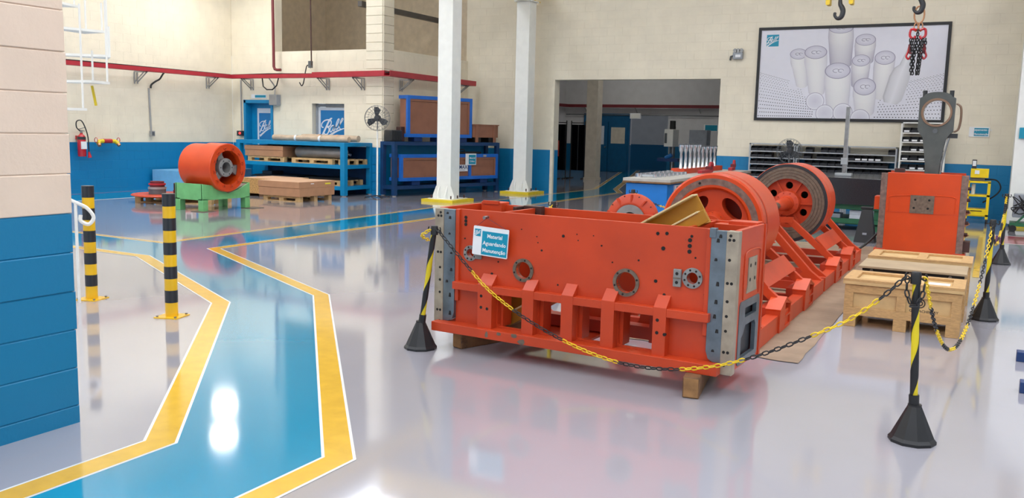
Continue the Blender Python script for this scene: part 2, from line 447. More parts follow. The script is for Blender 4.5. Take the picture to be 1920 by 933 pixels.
# mezzanine room above the office box
struct(MB().box(-17.3, -12.7, 17.08, 20.45, 3.1, 3.3).build('floor_mezzanine', 'mezz_tan'))
struct(MB().box(-17.5, -17.3, 16.83, 20.7, 3.3, 7.2).build('wall_mezzanine_left', 'mezz_tan'))
struct(MB().box(-17.3, -12.5, 20.46, 20.66, 0, 7.2).build('wall_mezzanine_back', 'mezz_tan'))
mb = MB(); mb.bar((-13.3, 16.95, 4.42), (-13.3, 20.4, 4.42), .12, .12)
tag(mb.build('steel_beam', 'loft_steel'), 'dark steel beam crossing the open loft above the office box', 'beam')
mb = MB(); mb.cyl((-14.1, 18.6, 3.3), (-14.1, 18.6, 5.3), .035)
tag(mb.build('loft_pipe', 'dark_red'), 'dark red upright pipe standing inside the open loft', 'pipe')
# room beyond the doorway
struct(MB().box(-16.1, -15.9, 20.75, 36, -.1, 5.2).build('wall_far_left', 'far_paint'))
WF = struct(MB().plate([[(-15.9, -.1), (-13.0, -.1), (-13.0, 2.3), (-11.4, 2.3), (-11.4, -.1), (-5, -.1), (-5, 5.2), (-15.9, 5.2)]], 34.0, 34.2, 'y').build('wall_far_back', 'far_paint'))
struct(MB().box(-5.2, -5.0, 20.75, 34, -.1, 5.2).build('wall_far_right', 'far_paint'))
struct(MB().box(-16, -5, 20.75, 40, 5.2, 5.3).build('ceiling_far', 'far_cream'))
struct(MB().box(-14.5, -10.5, 37.5, 37.7, -.1, 3).build('wall_corridor', 'far_paint'))
struct(MB().plate([rect(-15.0, -12.98, -.1, 2.35), rect(-14.55, -13.25, -.2, 2.02)][:1], 33.93, 34.02, 'y').build('trim_2', 'door_blue'))
d = struct(MB().box(-14.5, -13.9, 33.86, 33.93, .01, 2.02).build('door_2', 'door_blue'))
MB().box(-14.42, -14.05, 33.84, 33.86, 1.1, 1.85).build('pane', 'frost_glass', d)
MB().cyl((-13.97, 33.86, 1.0), (-13.97, 33.78, 1.0), .03, n=10).build('door_handle', 'steel', d)
d = struct(MB().box(-13.85, -13.05, 33.88, 33.93, .01, 2.02).build('door_3', 'door_blue'))
MB().box(-13.75, -13.15, 33.86, 33.88, 1.15, 1.8).build('pane', 'far_cream', d)
# ------------------------------------------------------------------ door, window, signs on the office wall
d = struct(MB().box(-16.84, -15.96, 17.02, 17.07, .01, 2.1).build('door_1', 'rack_blue'))
MB().box(-16.62, -16.0, 17.005, 17.02, .95, 1.98).build('pane', 'frost_glass', d)
MB().box(-16.56, -16.06, 17.0, 17.005, 1.0, 1.86).build('sticker', 'logo_blue', d)
mb = MB(); logo_mesh(mb, (-16.56, 17.0, 1.27), (1, 0, 0), (0, 0, 1), .5, .001); mb.build('lettering', 'frost_glass', d)
MB().box(-16.1, -15.98, 16.96, 17.02, 2.0, 2.06).build('door_closer', 'steel', d)
t = MB(); t.box(-16.89, -16.82, 16.8, 17.08, 0, 2.18); t.box(-15.98, -15.91, 16.8, 17.08, 0, 2.18); t.box(-16.89, -15.91, 16.8, 17.08, 2.1, 2.18)
struct(t.build('trim_3', 'rack_blue', bevel=.004))
wn = struct(MB().box(-14.62, -13.71, 16.99, 17.0, 1.02, 2.02).build('window_7', 'frost_glass'))
t = MB(); t.plate([rect(-14.66, -13.67, 1.0, 2.1), rect(-14.60, -13.73, 1.04, 2.03)], 16.97, 17.06, 'y'); t.build('window_frame', 'grey_paint', wn)
MB().box(-14.52, -13.79, 16.982, 16.988, 1.05, 1.95).build('sticker', 'logo_blue', wn)
mb = MB(); logo_mesh(mb, (-14.52, 16.982, 1.16), (1, 0, 0), (0, 0, 1), .73, .001); mb.build('lettering', 'frost_glass', wn)
def wall_sign(name, label, x0, x1, y, z0, z1, txt, white=.25, bar=True):
    o = thing(name, label, 'sign', ((x0+x1)/2, y, z0)); w = (x1-x0)/2; h = z1-z0
    MB().box(-w, w, -.02, 0, 0, h).build('board', 'sign_white', o)
    MB().box(-w+2*w*white, w-.02, -.022, -.018, .02, h-.02).build('teal_field', 'sign_teal', o)
    if txt:
        n = len(txt); cx = w*white
        for i, s in enumerate(txt):
            if not s: continue
            mb = MB(); text_mesh(mb, s, h*.7/n*.8, (cx-.01, -.022, h*(1-(i+.5)/n*.86-.07)), (1, 0, 0), (0, 0, 1), .001)
            mb.build('lettering', 'sign_white', o)
    return o
wall_sign('door_sign', 'small white and teal strip sign above the blue office door', -16.63, -16.12, 16.83, 2.22, 2.32, [''])
wall_sign('wall_sign', 'teal and white sign on the cream wall right of the can poster', -.47, -.10, 20.45, 1.66, 1.86, ['Equipamento em', 'Manutenção'])
wall_sign('far_sign', 'small teal sign on the wall of the dim room behind', -9.95, -9.4, 34, 1.72, 1.98, [''], .1)

# ------------------------------------------------------------------ red cable tray on brackets
U = Vector((0, 0, 1))
def tray(label, runs, brs, name='cable_tray'):
    O = Vector(runs[0][0]); o = thing(name, label, 'cable tray', O)
    for a, b, h in runs:
        w = .16; a = Vector(a)-O; b = Vector(b)-O; d = (b-a).normalized(); s = d.cross(U); mb = MB()
        mb.bar(a, b, w, .012); mb.bar(a+s*w/2+U*h/2, b+s*w/2+U*h/2, .012, h); mb.bar(a-s*w/2+U*h/2, b-s*w/2+U*h/2, .012, h)
        mb.build('tray_run', 'rail_red', o)
        for i in (-.04, .0, .04): MB().tube([a+s*i+U*.08, (a+b)/2+s*i+U*.10, b+s*i+U*.085], .012, 6).build('cable', 'black_cable', o)
    for p, n in brs:
        p = Vector(p)-O; n = Vector(n); side = n.cross(U); mb = MB()
        for s in (-.04, .04):
            q = p+side*s
            mb.bar(q, q+n*.36, .012, .03); mb.bar(q-U*.24, q+n*.34, .012, .025); mb.bar(q+n*.01, q+n*.01-U*.27, .012, .03, side)
        mb.build('bracket', 'galv', o)
tray('red cable tray on grey brackets along the left wall', [((-16.98, 8, 2.70), (-16.98, 16.42, 2.70), .085)], [((-17.29, y, 2.69), (1, 0, 0)) for y in (11.2, 13.9, 16.0)])
tray('red cable tray on grey brackets above the office door', [((-17.08, 16.5, 2.70), (-14.3, 16.5, 2.70), .085), ((-14.3, 16.5, 2.70), (-12.2, 16.5, 2.72), .12)], [((x, 16.82, 2.69), (0, -1, 0)) for x in (-16.6, -14.15, -13.1)])
tray('red cable tray ending behind the white columns above the navy rack', [((-12.12, 16.42, 2.72), (-12.12, 20.2, 2.70), .12)], [((-12.44, y, 2.69), (1, 0, 0)) for y in (17.4, 19.9)])

def conduit(name, label, pts, r, m, cat='pipe', parts=()):
    o = thing(name, label, cat, pts[0]); O = Vector(pts[0])
    MB().tube([Vector(p)-O for p in pts], r, 8).build('tube', m, o)
    for nm, mm, mb in parts(O) if parts else (): mb.build(nm, mm, o)
    return o
def sock(O):
    b = MB(); b.box(0, .07, -.05, .05, -.12, 0); c = MB(); c.box(.07, .075, -.03, .03, -.1, -.02)
    f = MB(); f.tube(crom([(.03, 0, .98), (.03, .02, 1.06), (.05, .12, 1.14), (.1, .2, 1.2), (.2, .2, 1.3), (.3, .18, 1.36)], 5), .022, 6)
    return (('socket_box', 'galv', b), ('socket_cover', 'fan_grey', c), ('flexible_cable', 'black_cable', f))
conduit('wall_conduit', 'grey conduit with socket box on the left wall', [(-17.28, 14.27, 1.36), (-17.28, 14.24, 2.34)], .02, 'galv', 'conduit', sock)
def sock2(O):
    b = MB(); b.box(-.08, .08, -.09, 0, -.13, -.0); l = MB(); l.cyl((.03, -.09, -.06), (.03, -.1, -.06), .03, n=12)
    return (('alarm_box', 'fan_black', b), ('indicator_light', 'red_light', l))
conduit('alarm_conduit', 'thin grey conduit above a black box with red light by the office door', [(-16.97, 16.8, 1.4), (-16.97, 16.8, 2.68)], .018, 'galv', 'conduit', sock2)
conduit('red_pipe', 'dark red pipe coming down past the loft opening with an elbow', [(-15.68, 16.6, 5.2), (-15.66, 16.6, 2.98), (-15.63, 16.6, 2.92), (-15.56, 16.6, 2.9), (-15.44, 16.6, 2.9)], .035, 'dark_red')
def cord(O):
    b = MB(); b.box(-.04, .04, -.04, .04, -2.26, -2.1)
    f = MB(); f.tube(crom([(0, 0, -2.26), (-.1, 0, -2.2), (-.16, 0, -2.35), (-.22, 0, -2.6), (-.28, 0, -2.68), (-.35, 0, -2.6)], 5), .014, 6)
    return (('junction_box', 'fan_grey', b), ('flexible_cable', 'black_cable', f))
conduit('power_drop', 'thin dark conduit dropping past the loft to a junction box', [(-14.55, 16.66, 5.2), (-14.52, 16.66, 3.0)], .016, 'brown_steel', 'conduit', cord)
o = thing('electrical_box', 'grey electrical box on the wall beside the office door', 'box', (-15.79, 16.83, 2.05))
MB().box(-.13, .13, -.14, 0, 0, .26).build('body', 'grey_paint', o, bevel=.006); MB().box(-.12, .12, -.145, -.14, .01, .25).build('cover', 'galv', o)
MB().tube(crom([(-.0, -.07, .26), (0, -.07, .45), (-.03, -.2, .62), (.02, -.3, .66)], 4), .015, 6).build('cable', 'galv', o)
conduit('hanging_cable', 'black cable looping below the red tray near the office door', [(-15.95, 16.5, 2.7), (-15.92, 16.5, 2.5), (-15.8, 16.5, 2.42), (-15.62, 16.5, 2.42), (-15.48, 16.5, 2.52), (-15.42, 16.5, 2.7)], .016, 'black_cable', 'cable')

# ------------------------------------------------------------------ left wall equipment
o = thing('fire_extinguisher', 'red fire extinguisher hanging on the left blue wall', 'extinguisher', (-17.14, 12.36, .80))
MB().lathe([(0, 0), (.075, 0), (.085, .02), (.085, .38), (.07, .44), (.03, .48), (.03, .5), (0, .5)], 20).build('cylinder', 'ext_red', o)
MB().box(.02, .088, -.06, .06, .16, .32).build('label', 'sign_white', o)
MB().lathe([(.087, .36), (.087, .42)], 20).build('band', 'fan_black', o); MB().box(-.16, -.07, -.03, .03, .36, .44).build('wall_hook', 'ext_red', o)
mb = MB(); mb.cyl((0, 0, .5), (0, 0, .56), .025, n=10); mb.bar((0, -.05, .58), (0, .1, .62), .02, .012); mb.bar((0, -.05, .56), (0, .08, .54), .02, .012); mb.build('valve', 'steel', o)
MB().tube(crom([(0, -.03, .54), (.02, -.12, .62), (.03, -.12, .74), (.04, -.02, .76), (.05, .06, .62), (.08, .1, .4), (.09, .1, .1)], 5), .012, 6).build('hose', 'black_cable', o)
MB().cyl((.09, .1, .1), (.09, .12, -.02), .02, .04, n=12).build('horn', 'ext_red', o)
o = thing('hydrant_valve', 'yellow and red twin hydrant valve on the left blue wall', 'valve', (-17.3, 12.96, 1.13))
MB().cyl((0, 0, 0), (.2, 0, 0), .04, n=12).build('inlet_pipe', 'red_paint', o)
MB().tube([(.2, -.1, 0), (.2, .1, 0)], .05, 12).build('tee', 'red_paint', o)
for s in (-1, 1):
    a = MB(); a.tube([(.2, .1*s, 0), (.2, .2*s, -.01), (.24, .25*s, -.06)], .045, 10); a.build('valve_body', 'yellow_paint', o)
    h = MB(); h.lathe([(.05, -.01), (.06, 0), (.05, .01), (.045, 0)], 14, closed=True, o=(.2, .28*s, .02), ax='y'); h.build('hand_wheel', 'ext_red', o)
    c = MB(); c.cyl((.24, .24*s, -.06), (.27, .25*s, -.1), .04, n=10); c.build('outlet', 'copper', o)

# ------------------------------------------------------------------ blue shelf rack by the office wall, with its load
def rack(name, label, loc, L, D, H, shelves, m, leg=.11, rz=0, th=.08):
    o = thing(name, label, 'rack', loc, rz)
    for x in (0, L-leg):
        for y in (0, D-leg):
            MB().box(x, x+leg, y, y+leg, .02, H).build('leg', m, o, bevel=.004)
            MB().cyl((x+leg/2, y+leg/2, 0), (x+leg/2, y+leg/2, .03), leg*.45, n=14).build('foot', 'galv', o)
    for z in shelves:
        b = MB(); b.box(leg, L-leg, .01, .06, z-th, z); b.box(leg, L-leg, D-.06, D-.01, z-th, z); b.build('shelf_beam', m, o)
        for x in (0, L): 
            MB().box(abs(x-.07) if x else .01, x-.01 if x else .07, leg, D-leg, z-th, z).build('end_beam', m, o)
        MB().box(.03, L-.03, .03, D-.03, z-.012, z+.004).build('deck', m, o)
    return o
SX, SY = -16.05, 15.70
R1 = rack('storage_rack', 'bright blue steel rack standing before the office wall', (SX, SY, 0), 3.3, 1.06, 1.2, (.22, .70, 1.2), 'rack_blue', .12)
MB().box(.05, 3.25, 1.03, 1.05, .0, 1.1).build('back_sheet', 'rack_navy', R1)
def pallet(name, label, loc, L=1.2, D=.8, rz=0, h=.12, group=None):
    o = thing(name, label, 'pallet', loc, rz, group)
    for i in range(5):
        y = (D-.1)*i/4; MB().box(0, L, y, y+.1, h-.02, h).build('deck_board', 'pallet_wood', o)
    for y in (0, D/2-.05, D-.1):
        for x in (0, L/2-.06, L-.12): MB().box(x, x+.12, y, y+.1, .018, h-.04).build('block', 'pallet_wood', o)
        MB().box(0, L, y, y+.1, h-.04, h-.02).build('stringer', 'pallet_wood', o)
        MB().box(0, L, y, y+.1, 0, .018).build('bottom_board', 'pallet_wood', o)
    return o
def box_thing(name, label, cat, loc, size, m, mt=None, rz=0, lid=0, bevel=.006, extra=None, group=None):
    o = thing(name, label, cat, loc, rz, group); L, D, H = size
    MB().box(0, L, 0, D, 0, H-lid).build('body', m, o, bevel=bevel)
    MB().box(-.01 if lid else .002, L+.01 if lid else L-.002, -.01 if lid else .002, D+.01 if lid else D-.002, H-lid-(.0 if lid else .002), H+.002).build('lid' if lid else 'top_flap', mt or m, o, bevel=bevel)
    return o
pallet('pallet', 'wooden pallet under the carton on the blue rack middle shelf', (-15.75, 15.78, .705), 1.15, .85)
box_thing('carton', 'flat brown carton on the left of the blue rack middle shelf', 'box', (-15.82, 15.76, .826), (1.2, .9, .25), 'cardboard', lid=.1)
pallet('pallet', 'wooden pallet under the grey roll on the blue rack middle shelf', (-14.35, 15.76, .705), 1.2, .85)
pallet('pallet', 'small wooden pallet at the right end of the blue rack middle shelf', (-13.05, 15.86, .705), .24, .75)
o = thing('wrapped_roll', 'grey plastic wrapped roll lying on the blue rack middle shelf', 'roll', (-14.45, 16.1, .826))
MB().lathe([(0, 0), (.12, 0), (.13, .02), (.132, .6), (.125, .9), (.13, 1.36), (.12, 1.4), (0, 1.4)], 20, o=(0, 0, .13), ax='x').build('film', 'galv', o)
MB().cyl((1.4, 0, .13), (1.56, 0, .1), .03, n=10).build('core', 'steel', o)
for i, (lb, x, y, L, r, z) in enumerate((('long brown paper roll along the front of the blue rack top', -15.05, 15.93, 2.25, .07, 1.206), ('longer brown paper roll behind on the blue rack top', -14.6, 16.42, 1.7, .085, 1.206), ('short crumpled paper roll at the right of the blue rack top', -14.2, 16.2, 1.15, .065, 1.206))):
    o = thing('paper_roll', lb, 'roll', (x, y, z), -.012*i, 'paper rolls on the blue rack'); rr = random.Random(i)
    MB().lathe([(0, 0)]+[(r*(.86+.14*rr.random()), L*q/9) for q in range(10)]+[(0, L)], 14, o=(0, 0, r), ax='x').build('wrapping', 'kraft', o)
    for q in (.3, .62): MB().lathe([(r*1.02, 0), (r*1.03, .06)], 14, o=(L*q, 0, r), ax='x').build('tape', 'cardboard_top' if i else 'sign_white', o)
pallet('pallet', 'wooden pallet on the bottom shelf of the blue rack', (-14.15, 15.83, .225), 1.2, .8)
o = thing('black_sheets', 'black flat sheets on the pallet of the blue rack bottom shelf', 'sheets', (-14.13, 15.85, .347))
for i in range(3): MB().box(.03*i, 1.16-.02*i, .02*i, .74-.03*i, .015*i, .015*i+.013).build('sheet', 'black_plastic', o)
o = thing('black_sheets', 'stack of black flat sheets at the left of the blue rack bottom shelf', 'sheets', (-15.75, 15.85, .345))
for i in range(3): MB().box(.05*i, 1.5-.03*i, .02*i, .8-.03*i, .015*i, .015*i+.013).build('sheet', 'black_plastic', o)
MB().box(.2, .5, .2, .6, .045, .12).build('bundle', 'fan_black', o)
for x in (.1, 1.1): MB().box(x, x+.25, .1, .7, -.12, 0).build('support_block', 'timber', o)

# ------------------------------------------------------------------ boxes on the floor before the rack
box_thing('wrapped_box', 'light blue wrapped box on the floor against the left wall', 'box', (-17.2, 14.2, 0), (.9, 2.25, .47), 'lightblue_wrap')
o = box_thing('osb_crate', 'low chipboard crate on the floor behind the brown cartons', 'crate', (-14.62, 14.45, .06), (1.1, .95, .34), 'osb', 'cardboard_top')
for x in (.05, .5, .95): MB().box(x, x+.1, .02, .93, -.06, 0).build('skid', 'timber', o)
pallet('pallet', 'wooden pallet on the floor under the two brown cartons', (-13.45, 13.9, 0), 1.0, 1.0, h=.11)
box_thing('carton', 'wide brown carton on the floor pallet below its lid carton', 'box', (-13.52, 13.84, .112), (1.12, 1.1, .17), 'cardboard')
o = box_thing('carton', 'flat brown lid carton with yellow tape on the floor stack', 'box', (-13.53, 13.83, .285), (1.13, 1.12, .13), 'cardboard', 'cardboard_top')
MB().box(1.131, 1.134, .8, .98, .06, .09).build('tape', 'yellow_tape', o); MB().box(1.131, 1.134, .35, .45, .08, .095).build('label', 'sign_white', o)

# ------------------------------------------------------------------ green stand with orange brake drum
ST = thing('drum_stand', 'green steel V stand carrying the orange drum', 'stand', (-13.0, 11.22, 0))
V = [(0, .22), (0, .49), (.28, .49), (.56, .30), (.70, .30), (1.14, .49), (1.14, .22), (.62, .22)]
V = [(0, .2), (0, .49), (.30, .45), (.60, .30), (.86, .36), (1.14, .48), (1.14, .2)]
for x in (0, .66): MB().plate([V], x, x+.04, 'x').build('v_plate', 'green_paint', ST, bevel=.004)
MB().box(.02, .68, 0, .03, .2, .49).build('end_plate', 'green_paint', ST); MB().box(.02, .68, 1.11, 1.14, .2, .48).build('end_plate', 'green_paint', ST)
mb = MB(); mb.add([(.04, .03, .475), (.66, .03, .475), (.66, .60, .285), (.04, .60, .285)], [(0, 1, 2, 3)]); mb.build('saddle', 'worn_steel', ST)
mb = MB(); mb.add([(.04, .60, .285), (.66, .60, .285), (.66, 1.12, .465), (.04, 1.12, .465)], [(0, 1, 2, 3)]); mb.build('saddle', 'worn_steel', ST)
for x in (0, .58):
    for y in (0, 1.02): MB().box(x, x+.12, y, y+.12, 0, .22).build('leg', 'green_paint', ST, bevel=.004)
for x, y in ((.52, -.12), (.6, 1.0)): MB().box(x, x+.3, y, y+.3, 0, .008).build('foot_plate', 'turned_steel', ST)
DR = thing('brake_drum', 'orange drum with spoked grey hub resting on the green stand', 'drum', (-12.62, 11.74, .335), rz=.0)
R = .44
MB().lathe([(.38, -.42), (.42, -.40), (R-.02, -.2), (R-.02, -.02), (R, 0), (R, .40), (R-.015, .415), (.31, .415), (.31, .32), (.34, .30), (.34, -.40), (.38, -.42)], 48, o=(0, 0, R), ax='x').build('shell', 'orange_bright', DR)
mb = MB()
for k in range(12):
    a = 2*pi*k/12+.2; mb.T = Matrix.Translation((0, 0, R)) @ Matrix.Rotation(a, 4, 'X'); mb.box(.38, .43, -.012, .012, .312, .36); mb.box(.40, .43, -.035, .035, .345, .365)
mb.T = Matrix.Identity(4); mb.build('rim_lugs', 'orange', DR)['kind'] = 'stuff'
h = MB(); h.lathe([(.09, .10), (.17, .10), (.17, .36), (.16, .37), (.10, .37), (.10, .10)], 28, o=(0, 0, R), ax='x', closed=True); h.build('hub', 'cast_grey', DR)
for k in range(3):
    a = 2*pi*k/3+.35; m_ = MB(); m_.T = Matrix.Translation((0, 0, R)) @ Matrix.Rotation(a, 4, 'X')
    m_.plate([[(-.08, .14), (.08, .14), (.055, .22), (.10, .33), (-.10, .33), (-.055, .22)]], .22, .30, 'x'); m_.build('spoke', 'cast_grey', DR, bevel=.01)
mb = MB()
for k in range(6): a = 2*pi*k/6; mb.cyl((.368, .135*cos(a), R+.135*sin(a)), (.375, .135*cos(a), R+.135*sin(a)), .01, n=8)
mb.build('bolt_holes', 'hole_shade', DR)['kind'] = 'stuff'
MB().cyl((-.3, 0, R), (-.02, 0, R), .335, n=32).build('web', 'orange_dark', DR)

# pallet of parts beside the stand
pallet('pallet', 'wooden pallet on the floor left of the green stand', (-14.75, 11.75, 0), 1.6, .85, rz=.35, h=.13)
o = thing('backing_plate', 'thin orange round plate lying on the floor pallet', 'plate', (-14.35, 12.15, .132))
MB().lathe([(0, 0), (.62, 0), (.64, .015), (.62, .035), (0, .035)], 40).build('disc', 'orange', o)
o = thing('flange_stack', 'grey and rust red flanges stacked on the orange plate', 'flange', (-14.38, 11.98, .168))
for z0, z1, r, m_ in ((0, .1, .16, 'fan_grey'), (.1, .14, .17, 'galv'), (.14, .18, .14, 'dark_red'), (.18, .21, .16, 'red_paint'), (.21, .25, .13, 'dark_red')):
    MB().lathe([(.06, z0), (r, z0), (r, z1), (.06, z1)], 22, closed=True).build('flange_ring', m_, o)
o = thing('flange_stack', 'dark smaller flange standing behind the red flanges on the plate', 'flange', (-14.25, 12.42, .168))
for z0, z1, r, m_ in ((0, .06, .13, 'dark_red'), (.06, .2, .12, 'brown_steel')): MB().lathe([(.05, z0), (r, z0), (r, z1), (.05, z1)], 20, closed=True).build('flange_ring', m_, o)
o = box_thing('white_box', 'small white box on the pallet of flanges', 'box', (-13.98, 12.08, .168), (.32, .2, .17), 'sign_white', rz=.5)
mb = MB(); mb.box(.2, .29, -.004, 0, .04, .14); mb.build('printed_mark', 'fan_grey', o)
o = thing('gear_ring', 'orange toothed ring lying on the pallet beside the green stand', 'gear', (-13.62, 12.60, .132))
MB().lathe([(.1, 0), (.22, 0), (.22, .10), (.17, .14), (.1, .14)], 24, closed=True).build('ring', 'orange_dark', o)
for k in range(12):
    a = 2*pi*k/12; MB().cyl((.19*cos(a), .19*sin(a), .10), (.19*cos(a), .19*sin(a), .17), .018, n=8).build('stud', 'steel', o)

# ------------------------------------------------------------------ pedestal fans
def fan(name, label, loc, zc, r, yawdir, m_post, small=False):
    o = thing(name, label, 'fan', loc, yawdir)
    if not small:
        for k in range(4):
            a = pi/2*k+.5; mb = MB(); mb.bar((0, 0, .05), (.3*cos(a), .3*sin(a), .012), .03, .02); mb.build('base_leg', 'fan_black', o)
    MB().cyl((0, 0, .02), (0, 0, zc-.25), .02, n=12).build('pole', m_post, o)
    MB().cyl((0, 0, zc-.3), (0, 0, zc-.05), .014, n=10).build('upper_pole', 'steel', o)
    MB().lathe([(0, .16), (.05, .16), (.075, .1), (.075, .0), (.04, -.02), (0, -.02)], 18, o=(0, 0, zc), ax='y').build('motor', 'fan_black', o)
    g = MB()
    for rr, yy in ((1, -.05), (.93, -.10), (.7, -.125), (.45, -.135), (1, .0)):
        g.tube([(r*rr*cos(2*pi*i/28), yy, zc+r*rr*sin(2*pi*i/28)) for i in range(28)], .004, 4, closed=True)
    for k in range(24):
        a = 2*pi*k/24
        g.tube([(q*r*cos(a+tw), yy, zc+q*r*sin(a+tw)) for q, yy, tw in ((.2, -.14, 0), (.6, -.13, .12), (.93, -.1, .2), (1, -.05, .22), (1, 0, .22), (.9, .06, .2), (.4, .1, .1))], .0025, 3)
    g.build('guard', 'fan_grey', o)
    for k in range(3):
        a = 2*pi*k/3+.4; b = MB(); b.T = Matrix.Translation((0, -.05, zc)) @ Matrix.Rotation(a, 4, 'Y')
        pts = [(.05, -.03), (.3*r/.3*.6, -.11*r/.3), (r*.86, -.05*r/.3), (r*.88, .04), (r*.5, .05), (.05, .03)]
        b.add([(x, -.02+.5*z*.35, z) for x, z in pts]+[(x, -.012+.5*z*.35, z) for x, z in pts], [tuple(range(6)), tuple(range(6, 12))]+[(i, (i+1) % 6, 6+(i+1) % 6, 6+i) for i in range(6)])
        b.build('blade', 'fan_black', o)
    MB().lathe([(0, -.15), (.05, -.145), (.055, -.12), (0, -.12)], 16, o=(0, 0, zc), ax='y').build('badge', 'fan_black', o)
    return o
fan('pedestal_fan', 'pedestal fan on a white pole beside the block pier', (-12.1, 16.05, 0), 1.77, .28, .55, 'white_paint')
fan('pedestal_fan', 'grey fan in front of the bin racks', (-3.45, 17.6, 0), 1.3, .24, .2, 'fan_grey')

# ------------------------------------------------------------------ navy rack along the inner wall
RA = pi/2-radians(14)
def RK(a, b, z): return (-12.0+a*cos(RA)-b*sin(RA), 16.55+a*sin(RA)+b*cos(RA), z)
R2 = rack('steel_rack', 'dark navy steel rack along the wall behind the white column', RK(0, 0, 0), 3.5, .5, 1.25, (.24, 1.25), 'rack_navy', .1, RA)
MB().box(.05, 3.45, .47, .49, .2, 1.2).build('back_sheet', 'rack_blue', R2)
def framed_crate(name, label, loc, L, H, D, rails):
    rz = RA
    # local x along the crate, front face at y=0 (towards local -y)
    o = thing(name, label, 'crate', loc, rz); t = .08
    MB().box(.02, L-.02, .035, D-.03, .02, H-.02).build('panel', 'brown_panel', o)
    for z0 in (0, H-t): MB().box(0, t, .06, D, z0, z0+t).build('end_rail', 'crate_blue', o)
    for x0, x1, z0, z1, nm in [(0, L, 0, t, 'frame_rail'), (0, L, H-t, H, 'frame_rail'), (0, t, t, H-t, 'frame_post'), (L-t, L, t, H-t, 'frame_post')]:
        MB().box(x0, x1, 0, .06, z0, z1).build(nm, 'crate_blue', o)
    for x in rails: MB().box(x-.04, x+.04, 0, .05, t, H-t).build('frame_post', 'crate_blue', o)
    for x in (t, L-t-.05): MB().box(x, x+.05, .012, .032, t, H-t).build('batten', 'brown_panel', o)
    MB().box(t+.05, L-t-.05, .012, .032, H-t-.05, H-t).build('batten', 'brown_panel', o)
    for x in (L*.12, L*.45, L*.82): MB().box(x, x+.25, .05, D-.05, -.1, 0).build('skid', 'navy_steel', o)
    return o
# local -y must face +x world: rz = pi/2 gives local x->+y, local -y -> +x
K = framed_crate('framed_crate', 'long blue framed brown crate on the lower deck of the navy rack', RK(.14, -.06, .348), 3.25, .62, .4, (2.25,))
MB().box(1.66, 2.16, -.004, .02, .2, .36).build('label', 'sign_white', K)
mb = MB(); text_mesh(mb, 'CLIMAX', .13, (1.91, -.004, .30), (1, 0, 0), (0, 0, 1), .002); mb.build('lettering', 'navy_steel', K); MB().box(1.75, 2.06, -.006, -.004, .225, .235).build('printed_line', 'navy_steel', K)
for x in (1.62, 2.7): MB().box(x, x+.1, -.02, .0, .55, .6).build('latch', 'galv', K)
o = thing('hanging_sign', 'small teal and white sign hanging on the long framed crate', 'sign', RK(2.22, -.061, .70), RA)
MB().box(0, .36, -.015, 0, 0, .28).build('board', 'sign_white', o); MB().box(.1, .34, -.018, -.014, .02, .25).build('teal_field', 'sign_teal', o)
mb = MB(); text_mesh(mb, 'Material', .06, (.22, -.018, .17), (1, 0, 0), (0, 0, 1), .001); mb.build('lettering', 'sign_white', o); mb = MB(); text_mesh(mb, 'Crítico', .06, (.22, -.018, .09), (1, 0, 0), (0, 0, 1), .001); mb.build('lettering', 'sign_white', o)
framed_crate('framed_crate', 'tall blue framed brown crate on top of the navy rack', RK(.42, .03, 1.36), 2.1, .96, .32, ())
o = thing('brown_crate', 'small brown crate at the far end of the navy rack top', 'crate', RK(2.55, .02, 1.256), RA)
MB().box(0, .92, .02, .45, .12, .42).build('body', 'brown_panel', o); MB().box(-.02, .94, 0, .47, .42, .445).build('lid', 'brown_panel', o)
for x in (.1, .74): MB().box(x, x+.09, 0, .02, .0, .42).build('batten', 'brown_panel', o)
for x in (.08, .6): MB().box(x, x+.24, .04, .44, 0, .12).build('skid', 'black_plastic', o)
o = thing('motor', 'black motor unit at the near end of the navy rack top', 'motor', RK(.02, .12, 1.256), RA)
MB().box(0, .32, 0, .26, 0, .26).build('housing', 'fan_black', o, bevel=.02); MB().box(.3, .42, .03, .2, 0, .34).build('terminal_box', 'brown_steel', o, bevel=.01)
mb = MB()
for k in range(7): mb.box(.03+.04*k, .045+.04*k, -.01, 0, .03, .23)
mb.build('cooling_fins', 'fan_black', o)
o = thing('tool_bag', 'flat black bag with handles on the long framed crate', 'bag', RK(2.0, .05, .97), RA)
MB().box(0, .9, .0, .25, 0, .05).build('body', 'black_plastic', o, bevel=.02); MB().tube(crom([(.05, .0, .04), (.1, -.02, .1), (.25, -.02, .1), (.3, 0, .04)], 4), .012, 6).build('handle', 'black_plastic', o)

# ------------------------------------------------------------------ white columns and crane
def column(label, x, y, H=4.7, w=.36, group='white steel columns'):
    o = thing('steel_column', label, 'column', (x, y, 0), 0, group)
    h = w/2
    MB().box(-h, h, -h, h, .06, H).build('shaft', 'col_white', o, bevel=.008)
    MB().box(-.40, .40, -.44, .44, 0, .06).build('plinth', 'yellow_paint', o)
    MB().box(-.30, .30, -.33, .33, .06, .075).build('base_plate', 'col_white', o)
    for s in (-1, 1):
        g = MB(); 
        for x2 in (-.1, .1):
            g.plate([[(h*s, .075), (s*(h+.09), .075), (s*(h+.09), .14), (s*(h+.01), .34), (h*s, .34)]], x2-.01, x2+.01, 'x')
        g.build('gusset', 'col_white', o)
        g = MB(); g.plate([[(s*h, .075), (s*(h+.09), .075), (s*(h+.09), .14), (s*(h+.01), .34), (s*h, .34)]], -h, -h+.02, 'y'); g.build('gusset', 'col_white', o)
        for y2 in (-.27, 0, .27): MB().cyl((s*.25, y2, .075), (s*.25, y2, .14), .015, n=8).build('anchor_bolt', 'brown_steel', o)
    MB().box(-h-.05, h+.05, -h-.05, h+.05, H, H+.03).build('cap_plate', 'col_white', o)
    return o
